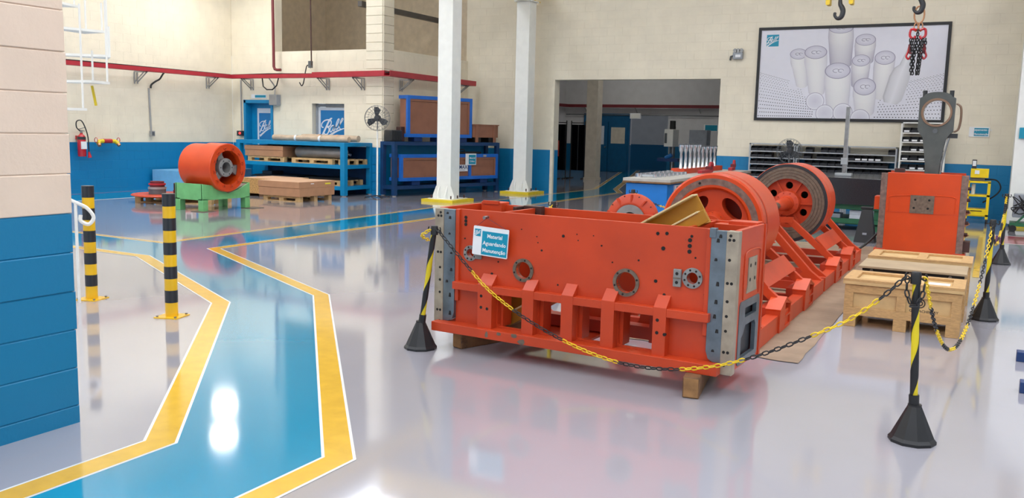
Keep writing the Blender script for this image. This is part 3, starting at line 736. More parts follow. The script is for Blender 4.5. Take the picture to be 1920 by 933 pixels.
column('white steel column on a yellow plinth in front of the navy rack', -10.42, 16.36)
column('white steel column on a yellow plinth beside the doorway', -10.40, 19.82)
column('wide white column at the right edge of the photo', .78, 19.3, w=.9)
def girder(name, label, a, b, h, wd):
    o = thing(name, label, 'beam', a); a = Vector(a); b = Vector(b)-a; U = Vector((0, 0, 1))
    MB().bar(U*.015, b+U*.015, wd, .03).build('bottom_flange', 'crane_yellow', o); MB().bar(U*h, b+U*h, wd, .03).build('top_flange', 'crane_yellow', o)
    MB().bar(U*h/2, b+U*h/2, .03, h).build('web', 'crane_yellow', o); return o
girder('runway_beam', 'yellow crane runway beam resting on the white columns by the doorway', (-10.42, 4, 4.74), (-10.42, 20.3, 4.74), .45, .3)
girder('runway_beam', 'yellow crane runway beam over the right hand column', (.78, 4, 4.74), (.78, 20.3, 4.74), .45, .3)
girder('crane_bridge', 'yellow overhead crane bridge spanning between the runway beams', (-10.42, 14, 5.25), (.78, 14, 5.25), .6, .35)
def hook_block(label, x, y, z, group):
    o = thing('crane_hook', label, 'hook', (x, y, z), 0, group)
    for s in (-1, 1):
        MB().plate([rrect(s*.16-.03, s*.16+.03, .12, .42, .02)], -.08, .08, 'y').build('side_plate', 'crane_yellow', o, bevel=.005)
    MB().cyl((-.16, 0, .34), (.16, 0, .34), .07, n=16).build('sheave', 'brown_steel', o)
    MB().box(-.12, .12, -.05, .05, .22, .3).build('crosshead', 'crane_yellow', o)
    pts = crom([(0, 0, .26), (.005, 0, .14), (.03, 0, .09), (.05, 0, .03), (.03, 0, -.05), (-.02, 0, -.07), (-.06, 0, -.03), (-.06, 0, .02)], 5); n = len(pts)
    MB().tube(pts, [.022+.016*sin(pi*min(1, i/n*1.3)) for i in range(n)][:-1]+[.012], 10).build('hook', 'fan_black', o)
    for s in (-.06, .06): MB().cyl((s, 0, .4), (s, 0, 5.25-z), .008, n=6).build('wire_rope', 'steel', o)
    return o
hook_block('yellow crane hook block hanging empty above the poster', -2.16, 14, 3.38, 'crane hooks')
hook_block('yellow crane hook block carrying the red chain sling', -1.095, 14, 3.42, 'crane hooks')
# ------------------------------------------------------------------ big orange machine frame
Z0 = .13
MF = thing('machine_frame', 'large orange machine frame with steel guide strips resting on two timbers', 'machine frame', (-3.47, 5.296, Z0), radians(-2.5))
L_ = 2.2; HT = .875; DEP = .6
def zz(z): return z-Z0
wins = [rrect(.522, .755, zz(.205), zz(.435), .02), rrect(.848, 1.053, zz(.205), zz(.435), .02), rrect(1.143, 1.343, zz(.205), zz(.435), .02), rrect(1.438, 1.698, zz(.205), zz(.435), .02)]
ports = [(.291, .70, .055, .032), (.723, .622, .08, .058), (1.482, .62, .09, .068), (1.919, .694, .064, .036)]
front = MB(); front.plate([rect(.17, 2.05, 0, HT)]+wins+[circ(x, zz(z), ri, 28) for x, z, ro, ri in ports], .02, .05, 'y')
front.build('front_plate', 'orange', MF)
for x, z, ro, ri in ports:
    mb = MB(); mb.plate([circ(x, zz(z), ro, 32), circ(x, zz(z), ri, 32)], .008, .06, 'y'); po = mb.build('port_ring', 'turned_steel' if ro > .07 else 'cast_grey', MF)
    mb = MB(); n = 8 if ro < .07 else 6
    for k in range(n):
        a = 2*pi*k/n+.3; q = (ro+ri)/2; mb.cyl((x+q*cos(a), .0065, zz(z)+q*sin(a)), (x+q*cos(a), .012, zz(z)+q*sin(a)), .007, n=8)
    mb.build('bolt_holes', 'hole_shade', po)['kind'] = 'stuff'
MB().box(.33, .385, .006, .02, zz(.665), zz(.725)).build('clamp_block', 'cast_grey', MF, bevel=.003)
blk = MB().box(1.80, 1.85, -.004, .02, zz(.632), zz(.742)).build('clamp_block', 'cast_grey', MF, bevel=.004)
MB().box(1.80, 1.85, -.008, -.004, zz(.684), zz(.69)).build('groove', 'turned_steel', MF)
for z in (.66, .715): MB().cyl((1.825, -.006, zz(z)), (1.825, .0, zz(z)), .010, n=10).build('bolt_hole', 'hole_shade', MF)
# bottom flange, mid ledge and ribs
MB().box(.03, 2.13, -.085, .02, 0, .066).build('bottom_flange', 'orange', MF, bevel=.004)
MB().box(.18, 2.05, -.048, .02, zz(.442), zz(.495)).build('mid_ledge', 'orange', MF, bevel=.003)
for x0, x1 in ((.40, .515), (.757, .845), (1.055, 1.14), (1.345, 1.435), (1.70, 1.785)):
    mb = MB(); prof = [(.02, .06), (-.052, .06), (-.052, zz(.50)), (.02, zz(.57))]
    mb.plate([prof], x0, x1, 'x'); mb.build('rib', 'orange', MF, bevel=.003)
    if x0 in (.40, 1.70):
        for dx, z in ((.03, .42), (.03, .34), (.08, .335)):
            MB().cyl((x0+dx, -.0535, zz(z)), (x0+dx, -.04, zz(z)), .011, n=10).build('bolt_hole', 'hole_shade', MF)
for x in (.53, .85, 1.145, 1.44): MB().box(x-.006, x+.02, .05, .16, .07, zz(.42)).build('inner_rib', 'orange', MF)
# corner guide strips
for side in (0, 1):
    X = (lambda q: q) if side == 0 else (lambda q: L_-q)
    def sb(a, b, y0, y1, z0, z1):
        m_ = MB(); m_.box(min(X(a), X(b)), max(X(a), X(b)), y0, y1, z0, z1); return m_
    mb = MB(); mb.plate([[(X(0), -.0), (X(.075), 0), (X(.075), HT-.002), (X(0), HT-.002)]], -.012, .05, 'y'); g = mb.build('guide_strip', 'beige_steel', MF, bevel=.004)
    g['label'] = 'pale machined steel guide strip'
    mb = MB(); mb.plate([[(X(.075), .066), (X(.12), .066), (X(.155), .085), (X(.17), .13), (X(.17), HT-.005), (X(.075), HT-.005)]], -.006, .045, 'y'); g = mb.build('guide_plate', 'bluegrey_steel', MF, bevel=.003)
    g['label'] = 'blue grey steel guide plate'
    rr = random.Random(5+side)
    for z in (.06, .14, .27, .36, .45, .56, .70, .82, .845):
        for q in ((.03, .055) if z in (.14, .56, .82) else (.05,)):
            MB().cyl((X(q), -.0135, z), (X(q), 0, z), .0095, n=10).build('bolt_hole', 'hole_shade', MF)
        q = .105+.04*rr.random(); MB().cyl((X(q), -.0075, z-.03*rr.random()), (X(q), .0, z), .0095, n=10).build('bolt_hole', 'hole_shade', MF)
    sb(.17, .20, .0, .03, .22, HT).build('edge_bar', 'orange', MF, bevel=.004)
MB().box(2.02, 2.06, -.012, .03, HT-.05, HT+.008).build('key_block', 'bluegrey_steel', MF, bevel=.003)
# small holes on the face
rr = random.Random(3)
for x, z, r in ((.245, .95, .012), (.245, .925, .012), (.245, .90, .012), (.47, .845, .004), (.70, .9, .004), (.82, .86, .004), (.83, .82, .004), (1.02, .88, .010), (.86, .77, .007), (1.12, .90, .004), (1.13, .86, .004), (1.24, .90, .004), (1.3, .84, .006), (1.38, .74, .005), (1.56, .77, .006), (1.68, .95, .011), (1.74, .955, .011), (1.72, .86, .013), (1.68, .65, .011), (1.74, .57, .010), (.47, .57, .010), (.52, .66, .006), (1.93, .82, .006), (2.0, .6, .006), (1.9, .95, .009), (1.89, .925, .013), (1.89, .89, .013), (1.89, .855, .013), (.99, .55, .006), (.24, .8, .006)):
    MB().cyl((x, .0165, zz(z)), (x, .03, zz(z)), r, n=10).build('bolt_hole', 'hole_shade' if r < .014 else 'orange_dark', MF)
# sides
sd = [rect(.02, DEP, 0, HT)]
MB().plate([rect(.05, DEP-.03, 0, HT)], 0.0, .03, 'x').build('side_plate', 'orange', MF)
mb = MB(); mb.plate([rect(.03, DEP, .02, HT), rrect(.13, .50, .06, .40, .03)], L_-.04, L_-.008, 'x'); mb.build('side_plate', 'orange', MF)
mb = MB(); mb.plate([rrect(.10, .535, .03, .43, .035), rect(.22, .47, .32, .38), [(.16, .07), (.47, .07), (.47, .24), (.44, .27), (.24, .27), (.2, .22), (.16, .2)]], L_-.03, L_-.004, 'x')
mb.build('machined_pad', 'bluegrey_steel', MF)
MB().box(L_-.25, L_-.04, .12, .52, .04, .42).build('cutout_shade', 'fan_black', MF)  # black box inside; its colour paints the dark of the pad cutouts
mb = MB(); mb.plate([[(.22, .47), (.44, .47), (.42, .52), (.42, .69), (.24, .69), (.24, .52)]], L_-.012, L_-.002, 'x'); g = mb.build('pad_plate', 'beige_steel', MF)
for y, z in ((.28, .55), (.38, .55), (.28, .64), (.38, .64)): MB().cyl((L_-.004, y, z), (L_-.0005, y, z), .012, n=10).build('bolt_hole', 'hole_shade', MF)
mb = MB(); mb.tube(crom([(L_-.006, .16, .44), (L_-.006, .16, .66), (L_-.006, .2, .73), (L_-.006, .46, .73), (L_-.006, .5, .68), (L_-.006, .5, .44)], 5), .006, 6); mb.build('weld_bead', 'orange', MF)
MB().box(L_-.04, L_, DEP-.015, DEP, 0, HT).build('rear_edge', 'orange', MF)
# back plate and dividers
mb = MB(); mb.plate([rect(0, L_, 0, HT)]+[rrect(a, b, .10, .33, .06) for a, b in ((.62, .95), (1.06, 1.36), (1.46, 1.8))], DEP-.03, DEP, 'y'); mb.build('back_plate', 'orange', MF)
for x in (.52, 1.86): mb = MB(); mb.plate([rect(.05, DEP-.03, .07, HT-.004), rrect(.12, .5, .12, .5, .06)], x-.012, x+.012, 'x'); mb.build('divider', 'orange', MF)
mb = MB(); mb.plate([[(.9, .11), (1.02, .11), (1.02, .19), (.9, .19)]], .2, .3, 'y')
MB().box(.60, 1.15, .06, .56, .02, .035).build('bottom_plate', 'orange', MF); MB().box(.55, 2.0, .40, .50, .05, .13).build('cross_member', 'orange_dark', MF)
MB().box(1.54, 1.64, .30, .40, .05, .26).build('post', 'orange_dark', MF)
MB().box(1.9, 2.15, .44, DEP-.03, HT-.05, HT-.01).build('corner_plate', 'orange', MF)
MB().box(1.98, 2.17, .48, DEP, HT-.012, HT+.012).build('corner_pad', 'orange', MF, bevel=.003)
mb = MB(); mb.box(.06, .24, .50, DEP+.02, HT-.10, HT+.02); mb.build('corner_bracket', 'orange', MF, bevel=.006)
MB().box(.08, .22, .49, .51, HT+.005, HT+.03).build('corner_pad', 'orange', MF)
MB().box(.43, .58, .50, .56, HT-.16, HT+.012).build('hinge_block', 'brown_steel', MF, bevel=.004)
MB().box(.40, .43, .40, .56, HT-.16, HT+.006).build('hinge_block', 'brown_steel', MF, bevel=.004)
MB().cyl((.53, .497, HT-.05), (.53, .499, HT-.05), .02, n=14).build('hinge_hole', 'hole_shade', MF)
MB().cyl((.44, .0, zz(.965)), (.44, -.05, zz(.965)), .012, n=12).build('sign_pin', 'steel', MF)
# worn paint chips on the flange
for x, z, wd, h in ((.60, .05, .05, .018), (.72, .055, .06, .02), (.78, .02, .07, .03), (.50, .03, .03, .03)):
    mb = MB(); q = [(x+wd*(rr.random()*.3+.5)*cos(a)*.6, z+h*(rr.random()*.4+.5)*sin(a)) for a in [2*pi*i/8 for i in range(8)]]
    mb.plate([q], -.0862, -.08, 'y'); mb.build('paint_chip', 'turned_steel', MF)

# sign hanging on the frame
SG = thing('hanging_sign', 'teal and white maintenance sign hanging on the orange frame front', 'sign', (-3.47+.335*cos(radians(-2.5))-.03*sin(radians(2.5)), 5.296+.335*sin(radians(-2.5))-.028, .705), rot=(radians(-2), radians(2.5), radians(-2.5)))
MB().plate([rrect(0, .285, 0, .20, .008)], -.006, 0, 'y').build('board', 'sign_white', SG)
MB().box(.075, .28, -.008, -.005, .008, .17).build('teal_field', 'sign_teal', SG)
MB().box(.012, .062, -.008, -.005, .13, .18).build('logo_square', 'sign_teal', SG)
mb = MB(); logo_mesh(mb, (.012, -.008, .13), (1, 0, 0), (0, 0, 1), .05, .0005); mb.build('logo', 'sign_white', SG)
mb = MB()
for i, s in enumerate(('Material', 'Aguardando', 'Manutenção')): text_mesh(mb, s, .038, (.178, -.008, .138-.05*i), (1, 0, 0), (0, 0, 1), .0008)
mb.build('lettering', 'sign_white', SG)
MB().tube([(.02, -.003, .195), (.105, -.01, .262), (.27, -.003, .195)], .0025, 5).build('cord', 'dark_red', SG)
# timbers under the frame
for lb, a, b in (('squared timber under the right end of the orange frame', (-1.47, 5.03), (-1.62, 6.0)), ('squared timber under the left end of the orange frame', (-3.28, 5.30), (-3.0, 6.1))):
    mb = MB(); mb.bar((0, 0, .065), (b[0]-a[0], b[1]-a[1], .065), .10, .13)
    o = thing('timber', lb, 'timber', (*a, 0)); mb.build('beam', 'timber', o, bevel=.008); 
    n = Vector((b[0]-a[0], b[1]-a[1], 0)).normalized(); e = MB(); e.bar(-n*.002+Vector((0, 0, .065)), n*.001+Vector((0, 0, .065)), .086, .114); e.build('end_grain', 'end_wood', o)

# yellow channel beam leaning in the frame
YB_ = thing('channel_beam', 'ochre steel channel beam leaning diagonally inside the orange frame', 'beam', (-3.47, 5.296, Z0), radians(-2.5))
A_ = Vector((.46, .27, .13)); B_ = Vector((1.86, .27, zz(1.10))); n_ = (B_-A_).normalized(); up_ = Vector((0, -1, 0)).cross(n_).normalized()
if up_.z < 0: up_ = -up_
def beampart(o0, o1, w, h, nm, m_, e0=0, e1=0):
    mb = MB(); mb.bar(A_+o0+n_*e0, B_+o0+n_*e1, w, h, up_); return mb.build(nm, m_, YB_, bevel=.003)
YV = Vector((0, 1, 0))
beampart(YV*.07, 0, .012, .20, 'web', 'beam_ochre')
beampart(YV*.0+up_*-.095, 0, .15, .012, 'flange', 'beam_ochre')
beampart(YV*.03+up_*.098, 0, .10, .012, 'flange', 'beam_cream')
beampart(YV*-.07+up_*-.06, 0, .012, .08, 'lip', 'beam_ochre', 0, .04)
beampart(YV*-.055+up_*-.018, 0, .06, .012, 'lip_edge', 'beam_cream', .1, .0)

# ------------------------------------------------------------------ cradles with the two flywheels and the shaft
XC, ZC = -2.07, .80
def cradle(label, y0):
    o = thing('wheel_cradle', label, 'cradle', (XC, y0, 0), 0, 'orange wheel cradles'); LEN = 2.8
    for s in (1, -1):
        xo = .67*s; xi = .57*s; a, b = min(xo, xi), max(xo, xi)
        MB().box(a, b, 0, LEN, 0, .15).build('base_rail', 'orange', o, bevel=.004)
        for ya, yb in ((.62, 1.04), (1.70, 2.12)):
            # pocket box foot with gabled roof
            X0, X1 = (xo-.10*s, xo+.015*s)
            mb = MB(); lo, hi = min(X0, X1), max(X0, X1); ym = (ya+yb)/2
            prof_o = [(ya, 0), (yb, 0), (yb, .20), (ym, .27), (ya, .20)]
            mb.plate([prof_o, [(ya+.2, .03), (yb-.015, .03), (yb-.015, .10), (ya+.2, .10)], [(ya+.2, .115), (yb-.015, .115), (yb-.015, .19), (ya+.2, .225)]], lo, hi, 'x'); mb.build('box_foot', 'orange', o)
            MB().box(min(X0, X0-.06*s), max(X0, X0-.06*s), ya, yb, 0, .2).build('box_back', 'orange_dark', o)
            mb = MB(); hx0, hx1 = lo-.004, hi+.004
            mb.add([(hx0, ya-.008, .197), (hx1, ya-.008, .197), (hx1, ym, .274), (hx0, ym, .274), (hx1, yb+.008, .197), (hx0, yb+.008, .197)], [(0, 1, 2, 3), (3, 2, 4, 5)])
            q = mb.build('roof_plate', 'orange_bright', o); sd_ = q.modifiers.new('solid', 'SOLIDIFY'); sd_.thickness = .012
        for k, yl in enumerate((.10, .83, 1.91, 2.70)):
            zt = .64; bot = (.62*s, yl, .12 if k in (0, 3) else .22); top = (.10*s, yl, zt)
            mb = MB(); mb.bar(bot, (.12*s, yl, zt), .07, .055, (0, 1, 0)); mb.build('leg', 'orange', o, bevel=.003)
            if k in (0, 3):
                mb = MB(); mb.plate([[(.67*s, .15), (.40*s, .15), (.52*s, .26)]], yl-.035, yl+.035, 'y'); mb.build('gusset', 'orange', o)
        # slanted tie plate between the middle legs
        mb = MB(); p = [(.50*s, .33), (.38*s, .46)]
        mb.add([(p[0][0]+.03*s, .8, p[0][1]), (p[1][0]+.03*s, .8, p[1][1]), (p[1][0]+.03*s, 1.95, p[1][1]), (p[0][0]+.03*s, 1.95, p[0][1])], [(0, 1, 2, 3)])
        q = mb.build('tie_plate', 'orange', o); sd_ = q.modifiers.new('solid', 'SOLIDIFY'); sd_.thickness = .015
    for yl in (.10, .83, 1.91, 2.70):
        MB().box(-.16, .16, yl-.035, yl+.035, .61, .67).build('top_beam', 'orange', o)
        MB().box(-.60, .60, yl-.03, yl+.03, .03, .11).build('cross_beam', 'orange_dark', o)
    for yl in (.10, 2.70):
        MB().box(-.12, .12, yl-.05, yl+.05, .67, .71).build('bearing_pad', 'brown_steel', o)
        mb = MB(); mb.plate([[(-.10, .71), (.10, .71), (.10, .77), (.07, .80), (.056, .76), (0, .735), (-.056, .76), (-.07, .80), (-.10, .77)]], yl-.04, yl+.04, 'y'); mb.build('bearing_saddle', 'orange', o)
    return o
cradle('orange steel cradle under the nearer flywheel', 6.50)
cradle('orange steel cradle under the farther flywheel', 9.38)
# near flywheel: flat web with oval windows
W1 = thing('flywheel', 'nearer orange flywheel with oval windows behind the machine frame', 'flywheel', (XC, 7.45, ZC))
R = .445
MB().lathe([(R-.015, 0), (R, .012), (R, .10), (R-.010, .103), (R-.010, .150), (R, .153), (R, .60), (R-.012, .615), (R-.09, .615), (R-.09, .4), (R-.09, .35), (R-.14, .33), (R-.14, .03), (R-.12, 0), (R-.015, 0)], 72, ax='y').build('rim', 'orange_bright', W1)
mb = MB(); mb.lathe([(R-.0085, .104), (R-.0080, .126), (R-.0085, .149)], 72, ax='y'); mb.build('rim_groove', 'brown_steel', W1)
mb = MB(); mb.lathe([(R-.10, -.0015), (R-.045, -.0015)], 72, ax='y'); mb.build('machined_ring', 'worn_steel', W1)
ov = []
for k in range(4):
    a = 2*pi*k/4+.75
    ov.append([((.212+.062*cos(t)*1.0)*cos(a)-(.112*sin(t))*sin(a), (.212+.062*cos(t))*sin(a)+(.112*sin(t))*cos(a)) for t in [2*pi*i/22 for i in range(22)]])
MB().plate([circ(0, 0, R-.13, 64)]+ov, .05, .16, 'y').build('web', 'orange', W1)
MB().lathe([(.042, -.04), (.085, -.04), (.10, -.02), (.12, .05), (.12, .18), (.042, .18)], 36, ax='y', closed=True).build('hub', 'orange', W1)
for k in range(8):
    a = 2*pi*k/8; MB().cyl((.10*cos(a), .0, .10*sin(a)), (.10*cos(a), .05, .10*sin(a)), .009, n=8).build('bolt', 'brown_steel', W1)
MB().cyl(((R-.072)*cos(1.9), -.003, (R-.072)*sin(1.9)), ((R-.072)*cos(1.9), .0, (R-.072)*sin(1.9)), .012, n=10).build('balance_hole', 'hole_shade', W1)
mb = MB(); mb.plate([circ(0, 0, R-.13, 48)], .30, .32, 'y'); mb.build('rear_web', 'orange_dark', W1)
# far flywheel: ribbed web with round holes and turned friction face
W2 = thing('flywheel', 'farther orange flywheel with round holes and brown friction face', 'flywheel', (XC, 10.62, ZC))
R = .46
MB().lathe([(R-.02, 0.0), (R, .02), (R, .14), (R-.008, .145), (R-.008, .16), (R, .165), (R, .52), (R-.10, .53), (R-.10, .1), (R-.17, .1), (R-.17, .02), (R-.02, .02)], 72, ax='y', closed=True).build('rim', 'orange_bright', W2)
for k in range(5):
    r0 = R-.175+.034*k; MB().lathe([(r0, .0), (r0+.001, -.012), (r0+.032, -.012), (r0+.033, 0)], 72, ax='y').build('friction_ring', 'turned_steel' if k < 4 else 'fan_black', W2)
hs = [circ(.205*cos(2*pi*k/6+.52), .205*sin(2*pi*k/6+.52), .042, 20) for k in range(6)]
MB().plate([circ(0, 0, R-.165, 56)]+hs, .06, .12, 'y').build('web', 'orange', W2)
MB().plate([circ(0, 0, R-.165, 56)], .3, .32, 'y').build('rear_web', 'hole_shade', W2)  # near-black disc paints the shade seen through the round holes
for k in range(6):
    a = 2*pi*k/6; mb = MB(); mb.T = Matrix.Rotation(-a, 4, 'Y'); mb.box(.09, R-.165, .03, .08, -.012, .012); mb.build('rib', 'orange', W2)
MB().lathe([(.05, -.10), (.075, -.10), (.09, -.06), (.14, -.05), (.145, .0), (.15, .08), (.05, .08)], 36, ax='y', closed=True).build('hub', 'orange', W2)
for k in range(10):
    a = 2*pi*k/10; MB().cyl((.12*cos(a), -.06, .12*sin(a)), (.12*cos(a), -.04, .12*sin(a)), .008, n=6).build('bolt', 'orange_dark', W2)
SH = thing('drive_shaft', 'steel shaft with orange sleeve joining the two flywheels', 'shaft', (XC, 6.5, ZC))
MB().cyl((0, .8, 0), (0, 5.9, 0), .041, n=20).build('shaft', 'turned_steel', SH)
MB().lathe([(.042, 3.55), (.06, 3.6), (.07, 4.0), (.07, 4.02), (.042, 4.02)], 24, ax='y').build('sleeve', 'orange', SH)
# cardboard sheets under the cradles
o = thing('floor_sheet', 'brown cardboard sheet spread on the floor below the cradles', 'cardboard', (-3.1, 6.25, 0))
mb = MB(); n1, n2 = 14, 20; rr = random.Random(8)
P = [[(2.02*i/n1+(.012*rr.random() if i in (0, n1) else 0), 3.05*j/n2+(.03*sin(i*1.3)+.02*rr.random() if j in (0, n2) else 0), .004+.003*rr.random()) for i in range(n1+1)] for j in range(n2+1)]
mb.add([p for r_ in P for p in r_], [(j*(n1+1)+i, j*(n1+1)+i+1, (j+1)*(n1+1)+i+1, (j+1)*(n1+1)+i) for j in range(n2) for i in range(n1)]); mb.build('sheet', 'floor_card', o)
o2 = thing('floor_sheet', 'farther brown cardboard sheet on the floor before the orange press block', 'cardboard', (-3.1, 9.2, 0))
mb = MB(); mb.add([(p[0]*1.13, p[1]*1.5, p[2]+.001) for r_ in P for p in r_], [(j*(n1+1)+i, j*(n1+1)+i+1, (j+1)*(n1+1)+i+1, (j+1)*(n1+1)+i) for j in range(n2) for i in range(n1)]); mb.build('sheet', 'floor_card', o2)
# orange clutch cover standing behind the frame
CV = thing('clutch_cover', 'orange ribbed round cover standing upright behind the orange frame', 'cover', (-3.22, 8.55, .40))
MB().lathe([(.11, .05), (.14, .0), (.17, -.02), (.19, -.02), (.27, .02), (.275, .05), (.275, .10), (.11, .10)], 48, o=(0, 0, .275), ax='y', closed=True).build('cover', 'orange', CV)
MB().lathe([(.09, -.03), (.165, -.03), (.165, .02), (.09, .02)], 40, o=(0, 0, .275), ax='y', closed=True).build('seat_ring', 'cast_grey', CV)
MB().cyl((0, -.01, .275), (0, .05, .275), .09, n=30).build('bore', 'hole_shade', CV)
for k in range(10):
    a = 2*pi*k/10+.3; mb = MB(); mb.T = Matrix.Translation((0, 0, .275)) @ Matrix.Rotation(-a, 4, 'Y'); mb.box(.19, .268, -.022, .03, -.007, .007); mb.build('rib', 'orange', CV)
mb = MB()
for k in range(20): a = 2*pi*k/20; mb.cyl((.257*cos(a), .005, .275+.257*sin(a)), (.257*cos(a), .03, .275+.257*sin(a)), .007, n=6)
mb.build('bolt_heads', 'brown_steel', CV)['kind'] = 'stuff'
o = thing('wooden_trestle', 'wooden trestle under the orange ribbed cover', 'trestle', (-3.22, 8.6, 0))
MB().box(-.25, .25, -.12, .12, .34, .40).build('top_board', 'timber', o)
for x in (-.22, .14): MB().box(x, x+.08, -.1, .1, 0, .34).build('leg', 'timber', o)

# ------------------------------------------------------------------ barrier posts and plastic chain
def stanchion(label, base, tilt=(0, 0), H=.90):
    o = thing('barrier_post', label, 'barrier post', (*base, 0), 0, 'black and yellow barrier posts')
    MB().lathe([(0, 0), (.118, 0), (.118, .015), (.105, .03), (.034, .19), (.034, .20), (0, .20)], 10, smooth=False).build('base', 'black_plastic', o)
    top = Vector((tilt[0], tilt[1], H)); b0 = Vector((0, 0, .12)); d = (top-b0)
    MB().cyl(b0, top, .0185, n=14).build('pole', 'post_yellow', o)
    MB().cyl(b0, b0+d*.17, .026, n=14).build('collar', 'black_plastic', o)
    mb = MB(); n = 60; vs = []; ax = d.normalized(); u = ax.orthogonal().normalized(); v = ax.cross(u)
    for i in range(n+1):
        t = .13+.83*i/n; a = 2*pi*1.7*i/n
        for q in range(9): 
            aa = a+pi*q/8; vs.append(b0+d*t+(u*cos(aa)+v*sin(aa))*.0204)
    mb.add(vs, [(9*i+q, 9*i+q+1, 9*i+q+10, 9*i+q+9) for i in range(n) for q in range(8)], True); mb.build('black_tape', 'black_plastic', o)
    mb = MB(); mb.lathe([(0, .012), (.022, .012), (.026, .004), (.026, -.05), (.0, -.05)], 14, o=top); mb.build('cap', 'black_plastic', o)
    for s in (-1, 1): MB().tube(crom([top+Vector((s*.024, 0, -.02)), top+Vector((s*.045, 0, -.03)), top+Vector((s*.05, 0, -.01)), top+Vector((s*.045, 0, .005))], 3), .005, 6).build('chain_hook', 'black_plastic', o)
    return Vector((*base, 0))+top
S1 = stanchion('leaning barrier post left of the orange frame', (-3.50, 5.16), (.12, -.02), .88)
S2 = stanchion('barrier post in the foreground right of the orange frame', (-.25, 4.94), (-.045, .0), .88)
S3 = stanchion('barrier post at the right beside the wooden crates', (.05, 8.78), (0, 0), .88)
S4 = stanchion('distant barrier post right of the orange press block', (.20, 13.0), (0, 0), .90)
S5 = stanchion('barrier post behind the left end of the orange frame', (-3.60, 7.5), (0, 0), .90)
S6 = stanchion('barrier post behind the orange ribbed cover', (-3.68, 9.82), (0, 0), .90)
def link_mesh(m_):
    mb = MB(); Lk, wd = .046, .028; pts = []; r = wd/2-.004; h = Lk/2-wd/2
    for i in range(5): a = -pi/2+pi*i/4; pts.append((h+r*cos(a), r*sin(a), 0))
    for i in range(5): a = pi/2+pi*i/4; pts.append((-h+r*cos(a), r*sin(a), 0))
    mb.tube(pts, .0042, 5, closed=True); me = mb.mesh('link'); me.materials.append(MATS[m_])
    me.polygons.foreach_set('use_smooth', [True]*len(me.polygons)); return me
LY, LK = link_mesh('chain_yellow'), link_mesh('black_plastic')
def chain(label, pts, first=0, seg=11, pitch=.037):
    P = crom(pts, 10); o = thing('barrier_chain', label, 'chain', P[0], 0, 'plastic barrier chains'); acc = 0; nxt = 0; k = 0
    for a, b in zip(P, P[1:]):
        d = (b-a); ln = d.length
        while nxt <= acc+ln:
            p = a+d*((nxt-acc)/ln) if ln else a
            q = d.to_track_quat('X', 'Z') @ Matrix.Rotation(pi/2*(k % 2)+.3, 3, 'X').to_quaternion()
            e = bpy.data.objects.new('link', (LY if ((k//seg)+first) % 2 else LK)); C.objects.link(e); e.parent = o
            e.location = p-P[0]; e.rotation_euler = q.to_euler(); k += 1; nxt += pitch
        acc += ln
def sagline(a, b, sag, n=10): return [tuple(a*(1-i/n)+b*(i/n)-Vector((0, 0, 4*sag*(i/n)*(1-i/n)+.02))) for i in range(n+1)]
chain('plastic chain sagging across the front of the orange frame', [(-3.345, 5.136, .86), (-3.08, 5.105, .635), (-2.897, 5.09, .49), (-2.618, 5.07, .344), (-2.313, 5.057, .229), (-2.044, 5.036, .167), (-1.825, 5.019, .15), (-1.616, 5.003, .165), (-1.417, 4.988, .205), (-1.227, 4.973, .267), (-1.018, 4.957, .363), (-.792, 4.94, .489), (-.606, 4.93, .603), (-.456, 4.93, .737), (-.345, 4.935, .86)], 0, 11)
chain('slack plastic chain hanging from the foreground post towards the crates', sagline(S2+Vector((.045, 0, 0)), S3, .70), 1, 10)
chain('plastic chain looped short on the foreground post', [(-.335, 4.935, .85), (-.33, 4.92, .78), (-.295, 4.90, .72), (-.26, 4.92, .77), (-.25, 4.935, .85)], 0, 40)
chain('plastic chain from the right crate post to the distant post', sagline(S3, S4, .38), 0, 10)
chain('plastic chain between the leaning post and the rear left post', [tuple(S1+Vector((-.03, -.02, -.02))), (-3.52, 5.2, .80), (-3.57, 5.6, .70), (-3.58, 6.4, .62), (-3.59, 7.1, .74), tuple(S5+Vector((0, 0, -.02)))], 1, 10)
chain('plastic chain behind the orange ribbed cover', sagline(S5, S6, .30), 0, 10)
S7 = stanchion('barrier post hidden beyond the near flywheel', (-3.25, 13.2), (0, 0), .90)
chain('plastic chain running from the rear cover post towards the bin racks', sagline(S6, S7, .30), 1, 10)
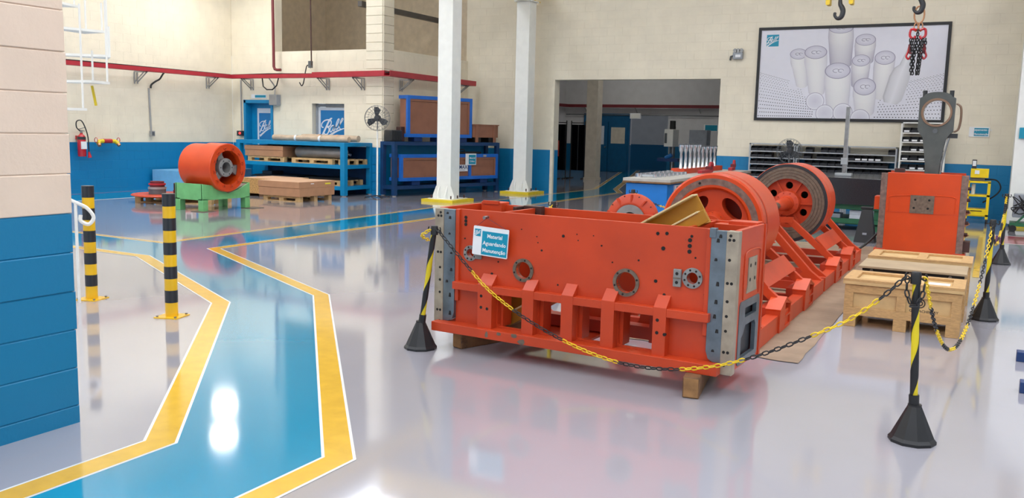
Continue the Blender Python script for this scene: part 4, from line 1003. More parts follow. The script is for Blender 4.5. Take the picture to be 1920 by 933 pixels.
# ------------------------------------------------------------------ wooden crates on the right
def wood_crate(label, loc, L, D, H, logo=False, panels=True, rz=0):
    o = thing('wooden_crate', label, 'crate', loc, rz, 'wooden crates in a row'); b = .10; hb = H-.055
    for x in (0, L/2-.05, L-.10): MB().box(x, x+.10, .0, D, 0, b).build('skid', 'crate_wood', o, bevel=.003)
    MB().box(.02, L-.02, .02, D-.02, b, hb).build('ply_body', 'crate_ply', o)
    fr = [(0, L, b, b+.065), (0, L, hb-.065, hb), (0, .07, b+.065, hb-.065), (L-.07, L, b+.065, hb-.065), (L*.46, L*.46+.07, b+.065, hb-.065)]
    for x0, x1, z0, z1 in fr: MB().box(x0, x1, 0, .02, z0, z1).build('batten', 'crate_wood', o, bevel=.002)
    for x in (0, L):
        for y0, y1, z0, z1 in ((.02, D, b, b+.065), (.02, D, hb-.065, hb), (.02, .09, b+.065, hb-.065), (D-.07, D, b+.065, hb-.065)):
            MB().box(min(x, x+(.02 if x == 0 else -.02)), max(x, x+(.02 if x == 0 else -.02)), y0, y1, z0, z1).build('batten', 'crate_wood', o)
    MB().box(-.015, L+.015, -.015, D+.015, hb+.004, hb+.03).build('lid', 'crate_ply', o, bevel=.002)
    if panels:
        for x0, x1, y0, y1 in ((-.015, L+.015, -.015, .07), (-.015, L+.015, D-.07, D+.015), (-.015, .08, .07, D-.07), (L-.08, L+.015, .07, D-.07), (L*.47, L*.47+.09, .07, D-.07)):
            MB().box(x0, x1, y0, y1, hb+.03, hb+.052).build('lid_batten', 'crate_wood', o, bevel=.002)
    if logo:
        mb = MB(); cx, cz = L*.66, .25
        mb.lathe([(.03, 0), (.04, 0)], 20, o=(cx, .0185, cz), ax='y'); mb.lathe([(.012, 0), (.022, 0)], 14, o=(cx, .0185, cz), ax='y'); g = mb.build('stamp_emblem', 'crate_ink', o)
        mb = MB(); text_mesh(mb, 'GT MACHINERY', .03, (cx+.03, .0195, cz-.065), (1, 0, 0), (0, 0, 1), .0005); mb.build('stamp_lettering', 'crate_ink', o)
    else:
        if panels: MB().box(L*.3, L*.36, -.002, 0, hb-.04, hb-.02).build('paper_label', 'sign_white', o)
    return o
K1 = wood_crate('wooden crate with black stamp nearest the foreground barrier post', (-1.0, 7.78, 0), .88, .52, .41, True)
MB().box(.62, .78, .2, .32, .384, .389).build('paper_label', 'sign_white', K1)
K3 = wood_crate('wooden crate with framed lid farthest in the row of three', (-1.0, 9.42, 0), .90, .55, .42)
o = thing('wooden_crate', 'middle wooden crate with thin grey lid raised over a black gap', 'crate', (-.98, 8.52, 0), 0, 'wooden crates in a row')
for x in (0, .38, .77): MB().box(x, x+.1, 0, .55, 0, .1).build('skid', 'crate_wood', o)
MB().box(0, .87, 0, .55, .1, .36).build('body', 'crate_wood', o, bevel=.004); MB().box(.02, .85, .01, .54, .36, .405).build('gap_shade', 'black_plastic', o); MB().box(-.01, .87, -.02, .55, .405, .425).build('lid', 'lid_grey', o, bevel=.003)  # black block under the lid paints the shade of the gap
for x in (.1, .42, .74): MB().cyl((x, .004, .385), (x, -.02, .385), .014, n=8).build('bolt', 'steel', o)

# ------------------------------------------------------------------ orange press block with the grey connecting rod
PB = thing('press_block', 'upright orange press block with square steel pad behind the crates', 'press block', (-1.25, 12.9, 0))
Lb, Hb, Db = .95, 1.13, .75
MB().plate([rect(.03, Lb-.03, .04, Hb)], 0, .04, 'y').build('front_plate', 'orange_bright', PB, bevel=.006)
mb = MB(); mb.tube(crom([(.07, -.002, .62), (.07, -.002, .74), (.13, -.002, .82), (.80, -.002, .84), (.87, -.002, .76), (.87, -.002, .62)], 5), .007, 6); mb.build('weld_bead', 'orange_bright', PB)
MB().box(.32, .64, -.006, .01, .845, .86).build('rib', 'orange_bright', PB); MB().box(.03, .92, -.004, .01, .60, .606).build('seam', 'orange', PB)
MB().box(.33, .62, -.010, .01, .60, .84).build('pad_plate', 'turned_steel', PB)
for x, z in ((.39, .78), (.56, .78), (.38, .67), (.55, .67)): MB().cyl((x, -.013, z), (x, -.008, z), .015, n=12).build('bolt_hole', 'hole_shade', PB)
for x0, x1 in ((-.05, .03), (Lb-.03, Lb+.05)):
    MB().box(x0, x1, .0, .05, .08, Hb-.01).build('guide_strip', 'worn_steel', PB, bevel=.004); MB().box(x0+.01, x1-.01, .05, Db, .04, Hb-.03).build('side_plate', 'orange', PB)
    MB().box(x0-.03, x1+.03, -.01, Db, 0, .1).build('foot', 'orange', PB, bevel=.004)
MB().box(.0, Lb, Db-.04, Db, .04, Hb).build('back_plate', 'orange', PB); MB().box(.0, Lb, .04, Db, .04, .08).build('bottom_plate', 'orange', PB)
MB().box(.33, .63, .045, .35, Hb-.14, Hb-.10).build('rod_seat', 'brown_steel', PB)
MB().box(.1, .22, .1, .26, Hb-.0, Hb+.05).build('bracket', 'brown_steel', PB)
for z in (.2, .35, .5, .65, .8, .95): MB().cyl((Lb+.05, .12, z), (Lb+.09, .12, z), .022, n=10).build('bolt', 'brown_steel', PB)
for z in (.3, .45, .6): MB().cyl((Lb+.05, .3, z), (Lb+.10, .3, z+.03), .014, n=8).build('fitting', 'copper', PB)
MB().box(Lb+.05, Lb+.13, .05, .25, .12, .26).build('step_block', 'brown_steel', PB)
MB().box(-.12, -.05, .05, .3, .62, .80).build('side_lug', 'orange_bright', PB, bevel=.004)
MB().tube(crom([(-.05, .2, .3), (-.2, .1, .12), (-.35, .0, .02), (-.5, -.05, .02)], 5), .016, 8).build('cable', 'black_cable', PB)
CR = thing('connecting_rod', 'dark grey connecting rod standing upright in the orange press block', 'connecting rod', (-.70, 13.02, Hb-.10))
zb = Hb-.10
def zr(z): return z-zb
out = [(-.08, 0), (.085, 0), (.09, zr(1.25)), (.115, zr(1.45)), (.135, zr(1.58)), (.18, zr(1.65)), (.212, zr(1.68)), (.215, zr(2.12))]
arc = [(.14*cos(a)*1.2, zr(2.14)+.06*sin(a)) for a in [pi*i/10 for i in range(11)]]
out += arc+[(-.215, zr(2.12)), (-.212, zr(1.70)), (-.19, zr(1.66)), (-.145, zr(1.60)), (-.12, zr(1.45)), (-.09, zr(1.25))]
MB().plate([out, circ(0, zr(1.93), .175, 36)], 0, .16, 'y').build('rod_body', 'rod_grey', CR, bevel=.006)
MB().lathe([(.162, -.010), (.186, -.010), (.189, 0), (.176, .0), (.176, .16), (.162, .17)], 40, o=(0, 0, zr(1.93)), ax='y', closed=True).build('bush', 'bronze', CR)
MB().cyl((.0, -.01, zr(1.69)), (.0, .0, zr(1.69)), .03, n=16).build('plug', 'fan_grey', CR)
for x in (-.16, .16): MB().cyl((x, .08, zr(2.12)), (x, .08, zr(2.22)), .028, n=10).build('bolt', 'fan_black', CR)
for x, q in ((.235, .06), (.245, .11)): MB().tube(crom([(x-.02, q, zr(1.68)), (x+.03, q, zr(1.72)), (x+.05, q, zr(1.85)), (x+.04, q, zr(2.0)), (x-.01, q, zr(2.05))], 5), .009, 8).build('oil_pipe', 'bronze', CR)
MB().box(.12, .27, .03, .13, zr(1.6), zr(1.66)).build('bracket', 'fan_black', CR)
for q in (.02, .05, .08): MB().tube(crom([(.17, q, zr(1.6)), (.14, q-.01, zr(1.45)), (.11, q-.01, zr(1.25)), (.10, q-.01, .02)], 5), .011, 8).build('oil_pipe', 'steel', CR)

# ------------------------------------------------------------------ bin racks along the back wall
def bin_meshes():
    mb = MB(); w, d, h = .074, .25, .108
    mb.add([(-w, 0, 0), (w, 0, 0), (w, d, 0), (-w, d, 0), (-w, 0, h*.55), (w, 0, h*.55), (w, .05, h), (w, d, h), (-w, d, h), (-w, .05, h)],
           [(0, 1, 2, 3), (0, 1, 5, 4), (1, 2, 7, 6, 5), (2, 3, 8, 7), (3, 0, 4, 9, 8)])
    me = mb.mesh('storage_bin'); me.materials.append(MATS['bin_black'])
    c = MB(); c.box(-.05, .05, -.006, -.002, .015, .05); mc = c.mesh('label_card'); mc.materials.append(MATS['sign_white'])
    return me, mc
BM, BC = bin_meshes()
NTH = ['first', 'second', 'third', 'fourth', 'fifth', 'sixth', 'seventh']
ORD = ['top', 'second', 'third', 'fourth', 'fifth', 'sixth', 'seventh']
def bin_rack(label, desc, x0, x1, y, rows, z0, pitch, H, m_, pattern, cards=(), n=6):
    o = thing('bin_rack', label, 'rack', (x0, y, 0)); Lr = x1-x0; D = .3
    for x in (0, Lr-.03):
        for yy in (0, D-.03): MB().box(x, x+.03, yy, yy+.03, 0, H).build('upright', m_, o)
    MB().box(0, Lr, 0, D, H-.025, H).build('top_rail', m_, o)
    nr = len(pattern)
    for r_ in range(nr):
        z = H-.025-pitch*(r_+1); MB().box(.03, Lr-.03, 0, D, z-.014, z).build('shelf', m_, o)
        MB().box(.03, Lr-.03, -.004, 0, z-.018, z+.004).build('shelf_lip', m_, o)
        for k, ch in enumerate(pattern[r_]):
            if ch == '.': continue
            b = bpy.data.objects.new('storage_bin', BM); C.objects.link(b)
            b.location = (x0+.03+(Lr-.06)*(k+.5)/len(pattern[r_]), y+.012, z+.001)
            cd = ch == 'w'
            tag(b, ('black bin with white card, %s from left, %s row, %s' if cd else 'plain black bin, %s from left, %s row, %s') % (NTH[k], ORD[r_], desc), 'bin', '%s row bins of the %s' % (ORD[r_], desc))
            if cd: inst(BC, 'label_card', 'sign_white', b)
    return o
bin_rack('grey bin rack leftmost under the can poster', 'leftmost grey rack', -4.82, -3.82, 20.1, 5, .6, .143, 1.42, 'rack_grey', ['bbbb.b', 'bbb.bb', 'bbbbbb', 'bbbbbb', 'bbbbbb'])
bin_rack('grey bin rack in the middle behind the far flywheel', 'middle grey rack', -3.80, -2.78, 20.1, 5, .6, .143, 1.42, 'rack_grey', ['.b.bbb', '.b.bbbb', '.bbbbb', 'bbbbbb', 'bbbbbb'])
bin_rack('grey bin rack on the right of the vertical gauge pole', 'right grey rack', -2.75, -1.76, 20.1, 5, .6, .143, 1.41, 'rack_grey', ['......b', 'bwwww..', 'bbbbbb.', 'bbbbbb', 'bbbbbb'])
bin_rack('tall white bin rack behind the grey connecting rod', 'tall white rack', -1.72, -.86, 20.1, 7, .5, .19, 1.93, 'white_paint', ['wbb.w', 'wwwwb', 'bwwbw', 'wbwbw', 'bwwww', 'wwwbw', 'wwbww'])

# granite surface table with height gauge
GT = thing('granite_table', 'thick black granite table on a green stand in front of the bin racks', 'table', (-3.05, 16.0, 0))
MB().box(0, 1.65, 0, 2.3, .45, .90).build('slab', 'granite', GT, bevel=.008)
for x in (.15, 1.35):
    for y in (.15, 2.0): MB().box(x, x+.1, y, y+.1, 0, .45).build('leg', 'green_dark', GT)
MB().box(.1, 1.5, .1, .18, .36, .45).build('stand_rail', 'green_dark', GT); MB().box(.1, 1.5, .1, .18, .12, .2).build('stand_rail', 'green_dark', GT); MB().box(.1, 1.5, .15, 2.1, .10, .12).build('lower_shelf', 'green_dark', GT)
for i, (x, lb) in enumerate(((-2.75, 'wide grey box stack'), (-2.1, 'white box stack'))):
    for k in range(2+i):
        box_thing('parts_box', '%s box %s under the granite table' % (('long grey', 'white')[i], ('at the bottom', 'second up', 'on top')[k]), 'box', (x, 16.2, .121+.075*k), (.5-.12*i, .35, .07), 'drawer_white' if i else 'grey_paint', bevel=.003)
HG = thing('height_gauge', 'tall steel height gauge standing on the black granite table', 'gauge', (-2.33, 16.85, .902))
MB().box(-.14, .14, -.1, .1, 0, .05).build('base', 'rack_grey', HG, bevel=.006); MB().box(-.03, .03, -.03, .03, .05, 1.22).build('column', 'steel', HG); MB().box(-.06, .06, -.05, .0, .2, .32).build('slider', 'rack_grey', HG, bevel=.004)
MB().box(.03, .036, -.03, .03, .06, 1.2).build('scale', 'bright_steel', HG)
# small black folding stands by the press block
def folding_stand(label, x, y):
    o = thing('floor_stand', label, 'stand', (x, y, 0)); mb = MB()
    mb.add([(-.15, -.15, 0), (.15, -.15, 0), (.07, -.05, .5), (-.07, -.05, .5), (-.15, .15, 0), (.15, .15, 0), (.07, .05, .5), (-.07, .05, .5)], [(0, 1, 2, 3), (4, 5, 6, 7), (3, 2, 6, 7), (0, 3, 7, 4), (1, 2, 6, 5)]); mb.build('body', 'black_plastic', o)
    MB().box(-.09, .09, -.06, .06, .5, .54).build('top_cap', 'black_plastic', o, bevel=.01); MB().box(-.03, .03, -.135, -.12, .12, .15).build('badge', 'grey_paint', o)
folding_stand('black tapered floor stand left of the orange press block', -1.62, 14.45)
folding_stand('second black floor stand tucked behind the tapered one', -1.32, 14.85)

# ------------------------------------------------------------------ blue workbench and what lies on it
WBN = thing('workbench', 'blue workbench with white drawers and wooden top', 'workbench', (-5.05, 13.0, 0))
MB().box(.04, .75-.04, .04, 5.0, .05, .80).build('cabinet', 'bench_blue', WBN, bevel=.004)
MB().box(0, .77, 0, 5.1, .82, .88).build('worktop', 'bench_top', WBN, bevel=.004); MB().box(-.005, .775, -.005, 5.105, .81, .835).build('worktop_edge', 'timber', WBN)
for j, (y0, y1, m_) in enumerate(((.35, .95, 'drawer_white'), (1.2, 1.85, 'drawer_white'), (2.2, 2.9, 'drawer_white'))):
    for k in range(5 if j != 1 else 1):
        z1 = .78-.14*k; z0 = z1-(.125 if j != 1 else .7); dr = MB().box(.71, .735, y0, y1, z0, z1).build('drawer', m_, WBN, bevel=.003)
        MB().box(.735, .75, y0+.05, y1-.05, z1-.035, z1-.02).build('handle', 'steel', dr)
o = thing('parts_tray', 'orange tray holding the row of upright steel rods', 'tray', (-5.0, 15.2, .881))
MB().box(0, .24, 0, 2.5, 0, .02).build('base', 'orange', o); 
for x0, x1, y0, y1 in ((0, .24, 0, .02), (0, .24, 2.48, 2.5), (0, .015, .02, 2.48), (.225, .24, .02, 2.48)): MB().box(x0, x1, y0, y1, .02, .09).build('side', 'orange', o)
def tie_rod(label, x, y, h):
    o = thing('steel_rod', label, 'rod', (x, y, .902), 0, 'upright steel rods in the orange tray')
    MB().lathe([(0, 0), (.055, 0), (.055, .03), (.03, .07), (.026, h*.68), (.045, h*.78), (.048, h*.92), (.048, h), (.03, h), (.03, h*.9), (0, h*.9)], 16).build('rod', 'bright_steel', o)
    MB().lathe([(.0485, h*.96), (.052, h*.97), (.052, h)], 16).build('collar', 'fan_grey', o)
WORD = ['first', 'second', 'third', 'fourth', 'fifth', 'sixth', 'seventh', 'eighth', 'ninth']
for k in range(9): tie_rod('%s upright bright steel rod from the left in the orange tray' % WORD[k], -4.88, 15.36+.27*k, .50 if k < 5 else .46)
for k in range(8):
    o = thing('small_connecting_rod', '%s small steel connecting rod from the front on the workbench' % WORD[k], 'rod', (-4.98, 13.35+.22*k, .881), .1, 'small connecting rods on the bench')
    MB().lathe([(.03, 0), (.06, 0), (.06, .06), (.03, .06)], 16, o=(.06, 0, 0), closed=True).build('big_end', 'bright_steel', o); MB().bar((.11, 0, .03), (.30, 0, .03), .045, .03).build('shank', 'bright_steel', o)
    MB().lathe([(.015, 0), (.035, 0), (.035, .05), (.015, .05)], 14, o=(.32, 0, 0), closed=True).build('small_end', 'bright_steel', o)
for lb, x, y, rz in (('red clamp lying before the orange tray on the workbench', -4.60, 15.6, 1.5), ('red clamp at the far end of the workbench', -4.55, 17.5, 1.7)):
    o = thing('lifting_clamp', lb, 'clamp', (x, y, .881), rz)
    MB().box(0, .5, -.04, .04, 0, .06).build('arm', 'red_paint', o, bevel=.006); MB().lathe([(.05, -.02), (.10, -.02), (.10, .02), (.05, .02)], 20, o=(.58, 0, .1), ax='y', closed=True).build('ring', 'red_paint', o)
    MB().box(.42, .52, -.05, .05, .06, .12).build('jaw', 'dark_red', o)
MB().tube(crom([(.7, 2.9, .88), (.8, 2.9, .84), (.79, 2.85, .6), (.8, 2.8, .4)], 4), .01, 6).build('hanging_strap', 'grey_paint', WBN)

# ------------------------------------------------------------------ poster, emergency light, chain sling
PX0, PX1, PZ0, PZ1 = -4.83, -.95, 1.93, 3.97
PO = thing('can_poster', 'large framed poster of pale drink cans on the back wall', 'poster', ((PX0+PX1)/2, 20.45, PZ0)); cx0 = (PX0+PX1)/2
def px(x): return x-cx0
def pz(z): return z-PZ0
MB().box(px(PX0), px(PX1), -.03, 0, 0, PZ1-PZ0).build('print', 'poster_print', PO)
for x0, x1, z0, z1 in ((PX0, PX1, PZ0, PZ0+.06), (PX0, PX1, PZ1-.06, PZ1), (PX0, PX0+.06, PZ0+.06, PZ1-.06), (PX1-.06, PX1, PZ0+.06, PZ1-.06)):
    MB().box(px(x0), px(x1), -.05, 0, pz(z0), pz(z1)).build('frame_bar', 'frame_black', PO)
LO, HI = PZ0+.06, PZ1-.06
def shade(t, top=False):
    return None
cans = [(-3.09, 3.91, .253, .114, -3.05, 3.14, .221), (-2.58, 3.65, .205, .124, -2.58, 3.21, .184), (-3.94, 3.38, .185, .117, -3.83, 2.72, .127), (-3.58, 3.41, .238, .144, -3.51, 2.56, .17), (-2.17, 3.27, .205, .146, -2.22, 2.49, .149), (-2.64, 3.22, .184, .125, -2.64, 2.71, .163), (-3.10, 3.01, .266, .173, -3.06, 2.28, .234), (-2.53, 2.67, .227, .183, -2.50, 2.15, .195)]
def ink_mesh(name, polys):
    vs, fs, cs = [], [], []
    for pts, cols, faces in polys:
        n = len(vs); vs += pts; fs += [tuple(i+n for i in f) for f in faces]; cs += cols
    me = bpy.data.meshes.new(name); me.from_pydata(vs, [], fs)
    at = me.attributes.new('ink', 'FLOAT_COLOR', 'POINT')
    for i, c in enumerate(cs): at.data[i].color = (*lin(c), 1)
    me.materials.append(MATS['printed_cans']); o = bpy.data.objects.new(name, me); C.objects.link(o); o.parent = PO; return o
yl = -.0310
def clampz(z): return max(LO, min(HI, z))
for k, (tx, tz, rx, ry, bx, bz, br) in enumerate(cans):
    y = yl-.0006*k; polys = []; n = 13; rows = 5
    pts, cols, fc = [], [], []
    dark = (128, 122, 148) if k in (0, 1, 4, 5) else (160, 156, 178)
    for j in range(rows+1):
        t = j/rows; r = rx*1.08+(br-rx*1.08)*t if j else rx; cx = tx+(bx-tx)*t; cz = tz+(bz-tz)*t-(ry*.35 if j == 1 else 0); bow = ry*(1-.35*t)
        for i in range(n):
            a = pi+pi*i/(n-1); s = i/(n-1); pts.append((px(cx+r*cos(a)), y, pz(clampz(cz+bow*sin(a)))))
            lite = .55+.45*sin(pi*min(1, max(0, (s-.05)*1.1)))-(.35*t if k in (0, 1, 5) else .12*t)
            cols.append(tuple(int(dark[q]+(230-dark[q])*max(0, min(1, lite))) for q in range(3)))
    fc = [(j*n+i, j*n+i+1, (j+1)*n+i+1, (j+1)*n+i) for j in range(rows) for i in range(n-1)]
    polys.append((pts, cols, fc))
    def ell(sx, c0, c1, dy, dz=0):
        m_ = 26; p = [(px(tx), y-dy, pz(clampz(tz+dz)))]+[(px(tx+rx*sx*cos(2*pi*i/m_)), y-dy, pz(clampz(tz+dz+ry*sx*sin(2*pi*i/m_)))) for i in range(m_)]
        return (p, [c0]+[c1]*m_, [(0, i+1, (i+1) % m_+1) for i in range(m_)])
    polys += [ell(1.0, (170, 166, 184), (150, 146, 166), .0002), ell(.92, (222, 222, 230), (196, 194, 208), .0003)]
    ink_mesh('printed_can', polys)
    mb = MB()
    for r2, ox in ((.25, -.12), (.22, .25)): mb.tube([(px(tx+rx*ox+rx*r2*cos(a)), y-.0004, pz(clampz(tz+ry*r2*sin(a)*.9))) for a in [1.6*pi*i/12 for i in range(13)]], .006, 3)
    mb.build('printed_tab', 'print_line', PO)
for k, (tx, tz, r) in enumerate(((-3.53, 2.36, .194), (-3.31, 2.10, .192), (-2.94, 2.12, .204), (-2.58, 2.0, .2))):
    y = yl-.006-.0006*k; m_ = 30; polys = []
    for sc, c0, c1, dy in ((1, (166, 162, 180), (170, 166, 184), 0), (.93, (214, 212, 224), (226, 226, 234), .0002), (.8, (204, 202, 216), (216, 216, 226), .0003)):
        p = [(px(tx), y-dy, pz(clampz(tz)))]+[(px(tx+r*sc*cos(2*pi*i/m_)), y-dy, pz(clampz(tz+r*sc*.98*sin(2*pi*i/m_)))) for i in range(m_)]
        polys.append((p, [c0]+[c1]*m_, [(0, i+1, (i+1) % m_+1) for i in range(m_)]))
    ink_mesh('printed_lid', polys)
# leaning bottle
path = [(-2.0, 2.32, .13), (-1.97, 2.42, .19), (-1.86, 2.85, .2), (-1.81, 3.02, .17), (-1.78, 3.1, .1), (-1.71, 3.36, .065), (-1.68, 3.46, .06)]
pts, cols = [], []
for x, z, r in path:
    for i in range(9):
        s = i/8-.5; pts.append((px(x+2*r*s*.97), yl-.0056, pz(z-2*r*s*.22))); v = int(224-26*abs(s)*2-(24 if i == 0 else 0)); cols.append((v, v, min(255, v+6)))
ink_mesh('printed_bottle', [(pts, cols, [(j*9+i, j*9+i+1, (j+1)*9+i+1, (j+1)*9+i) for j in range(len(path)-1) for i in range(8)])])
mb = MB(); 
def horizon(x): return 2.98-.30*((x+4.77)/.8) if x < -3.9 else (2.98 if x > -1.2 else 2.98)
for i in range(26):
    for j in range(17):
        u = i/25; v = (j/16)**1.5
        for side in (0, 1):
            x = (-4.74+u*1.5-.35*v*u+.03*(j % 2)) if side == 0 else (-1.03-u*1.5+.03*(j % 2))
            top = (2.98-.42*u) if side == 0 else (2.93-.36*u)
            z = top-(top-2.03)*v
            if x < -4.75 or x > -1.03 or z < LO+.02 or (side == 0 and x > -3.55) or (side == 1 and x < -2.3): continue
            if any(abs(x-(q[0]+q[4])/2) < max(q[2], q[6])+.03 and q[5]-.1 < z < q[1] for q in cans): continue
            if side == 1 and abs(x+1.95) < .24 and 2.3 < z < 3.0: continue
            r = .008+.006*v; mb.add([(px(x+r*cos(a)), yl-.0002, pz(z+r*.8*sin(a))) for a in [2*pi*q/6 for q in range(6)]], [tuple(range(6))])
g = mb.build('printed_dots', 'print_dot', PO); g['kind'] = 'stuff'
MB().box(px(-4.65), px(-4.385), yl-.001, yl+.001, pz(3.556), pz(3.811)).build('logo_square', 'sign_teal', PO)
mb = MB(); logo_mesh(mb, (px(-4.65), yl-.001, pz(3.556)), (1, 0, 0), (0, 0, 1), .26, .0006); mb.build('logo', 'sign_white', PO)

o = thing('emergency_light', 'grey twin lamp emergency light on the wall left of the poster', 'lamp', (-5.28, 20.45, 3.29))
MB().box(-.1, .12, -.09, 0, 0, .15).build('housing', 'grey_paint', o, bevel=.006); MB().box(-.04, .08, -.094, -.09, .04, .1).build('panel', 'sign_white', o)
for x in (-.05, .02, .09): MB().cyl((x, -.02, .19), (x, -.10, .19), .035, .045, n=14).build('lamp_head', 'steel', o)
MB().tube([(-.1, -.03, .08), (-.16, -.03, .06), (-.17, -.03, -.02)], .02, 8).build('plug', 'fan_grey', o)
CS = thing('chain_sling', 'black chain sling with red hooks hanging from the crane hook', 'chain sling', (-1.08, 14.0, 2.49))
MB().tube([(.065*cos(2*pi*i/16), 0, .83+.12*sin(2*pi*i/16)) for i in range(16)], .012, 8, closed=True).build('master_link', 'copper', CS)
for s in (-1, 1):
    MB().tube([(s*.03+.025*cos(2*pi*i/12), .0, .66+.06*sin(2*pi*i/12)) for i in range(12)], .009, 6, closed=True).build('joining_link', 'copper', CS)
    MB().tube(crom([(s*.02, 0, .62), (s*.09, 0, .63), (s*.10, 0, .54), (s*.05, 0, .5), (s*.03, 0, .54)], 4), .018, 8).build('shortening_hook', 'ext_red', CS)
    MB().tube(crom([(s*.10, .02, .40), (s*.11, .02, .32), (s*.13, .02, .26), (s*.10, .02, .22), (s*.07, .02, .26)], 4), .014, 8).build('sling_hook', 'ext_red', CS)
    MB().tube(crom([(s*.10, -.02, .42), (s*.08, -.02, .30), (s*.05, -.02, .30)], 4), .012, 8).build('sling_hook', 'dark_red', CS)
def steel_link():
    mb = MB(); pts = []; r = .014; h = .012
    for i in range(5): a = -pi/2+pi*i/4; pts.append((0, r*sin(a), h+r*cos(a)))
    for i in range(5): a = pi/2+pi*i/4; pts.append((0, r*sin(a), -h+r*cos(a)))
    mb.tube(pts, .0085, 6, closed=True); me = mb.mesh('link'); me.materials.append(MATS['black_plastic']); me.polygons.foreach_set('use_smooth', [True]*len(me.polygons)); return me
SL = steel_link()
for k, (x0, x1, z0, z1) in enumerate(((-.06, -.05, .0, .5), (-.02, -.03, .0, .5), (.04, .02, .0, .5), (.08, .05, .0, .5), (-.09, -.08, .3, .5), (.11, .10, .3, .5), (0, 0, .3, .62))):
    n = int((z1-z0)/.04)
    for i in range(n):
        t = i/n; inst(SL, 'link', None, CS, (x1+(x0-x1)*t, .02*((k % 3)-1), z0+(z1-z0)*t+.02), (0, 0, pi/2*((i+k) % 2)+.3*k))

# ------------------------------------------------------------------ right edge: cart, welding set, blue steel feet
o = thing('yellow_cart', 'yellow tool trolley by the blue wall beside the press block', 'trolley', (-.40, 19.2, 0))
for x in (0, .36):
    for y in (0, .4): MB().box(x, x+.05, y, y+.05, .09, .80).build('post', 'cart_yellow', o); 
    for y in (.03, .42): MB().cyl((x+.01, y, .05), (x+.04, y, .05), .05, n=14).build('wheel', 'black_rubber', o)
for z in (.14, .52, .78): MB().box(0, .41, 0, .45, z, z+.035).build('shelf', 'cart_yellow', o)
dr = MB().box(.03, .36, -.02, .40, .16, .28).build('drawer', 'cart_yellow', o); MB().box(.1, .3, -.03, -.02, .24, .255).build('handle', 'black_plastic', dr)
MB().box(.05, .36, .05, .35, .88, 1.05).build('control_box', 'cart_yellow', o, bevel=.006); MB().box(.05, .3, .1, .3, .82, .88).build('box_mount', 'fan_grey', o); MB().box(.12, .2, .04, .05, .95, 1.02).build('panel', 'sign_white', o)
MB().box(.06, .14, .1, .16, 1.05, 1.22).build('display', 'fan_black', o); MB().box(.07, .13, .095, .1, 1.1, 1.2).build('screen', 'sign_white', o)
MB().cyl((.12, .2, .55), (.12, .2, .75), .035, n=12).build('bottle', 'sign_white', o)
MB().tube(crom([(.3, .2, .85), (.5, .1, .84), (.58, .1, .7), (.5, .12, .55), (.3, .2, .4)], 5), .014, 6).build('hose', 'black_cable', o)
o = thing('welding_set', 'grey and green wheeled welding set with tangled cables at the right edge', 'welder', (.36, 17.9, 0))
MB().box(.0, .5, 0, .5, .1, .16).build('chassis', 'green_dark', o); MB().box(.03, .4, .1, .45, .25, .66).build('housing', 'grey_paint', o, bevel=.01)
for x, y in ((.05, .0), (.45, .0), (.05, .5), (.45, .5)): MB().cyl((x, y-.02, .06), (x, y+.02, .06), .06, n=14).build('wheel', 'black_rubber', o)
MB().bar((.1, .02, .16), (.3, .05, .4), .03, .03).build('strut', 'green_dark', o); MB().bar((.45, .02, .16), (.3, .05, .4), .03, .03).build('strut', 'green_dark', o)
rr = random.Random(4)
for k in range(5): MB().tube(crom([(-.02+.45*rr.random(), -.0+.1*rr.random(), .3+.42*rr.random()) for q in range(6)], 5), .009, 6).build('cable', 'black_cable', o)
o = thing('column_sign', 'teal sign on the white column at the right edge', 'sign', (.63, 18.83, 1.64))
MB().box(-.24, .24, -.02, 0, 0, .2).build('board', 'sign_teal', o); mb = MB(); text_mesh(mb, 'Máquina de', .07, (0, -.02, .135), (1, 0, 0), (0, 0, 1), .001); mb.build('lettering', 'sign_white', o); mb = MB(); text_mesh(mb, 'Solda', .07, (0, -.02, .06), (1, 0, 0), (0, 0, 1), .001); mb.build('lettering', 'sign_white', o)
o = thing('steel_trestle', 'dark blue steel trestle whose two feet reach in at the right edge', 'trestle', (.27, 6.8, 0))
for y in (-.46, .46):
    MB().box(0, 1.0, y-.05, y+.05, 0, .07).build('foot', 'navy_steel', o, bevel=.004); MB().box(.5, .58, y-.04, y+.04, .07, .8).build('post', 'navy_steel', o)
MB().box(.48, .6, -.6, .6, .8, .88).build('beam', 'navy_steel', o)

# ------------------------------------------------------------------ bollards, spiral stair
for lb, x, y in (('black and yellow striped bollard nearer the blue lane', -5.76, 4.905), ('black and yellow striped bollard next to the white handrail', -6.90, 5.016)):
    o = thing('bollard', lb, 'bollard', (x, y, 0), .3, 'striped bollards'); r = .05
    MB().cyl((0, 0, 0), (0, 0, 1.0), r, n=24).build('tube', 'bollard_yellow', o)
    for k in range(5): MB().lathe([(r+.001, 1.0-.195*k-.1), (r+.001, 1.0-.195*k)]+([(0, 1.002)] if k == 0 else []), 24).build('black_band', 'bollard_black', o)
    MB().box(-.1, .1, -.1, .1, 0, .008).build('base_plate', 'bollard_yellow', o)
    for a, b in ((-1, -1), (1, -1), (1, 1), (-1, 1)): MB().cyl((a*.08, b*.08, .008), (a*.08, b*.08, .02), .01, n=6).build('bolt', 'steel', o)
SC = Vector((-7.75, 5.15, 0)); SP = thing('spiral_stair', 'white spiral stair with thin balusters behind the block pillar', 'stair', SC)
MB().cyl((0, 0, 0), (0, 0, 4.5), .045, n=16).build('central_pole', 'white_paint', SP)
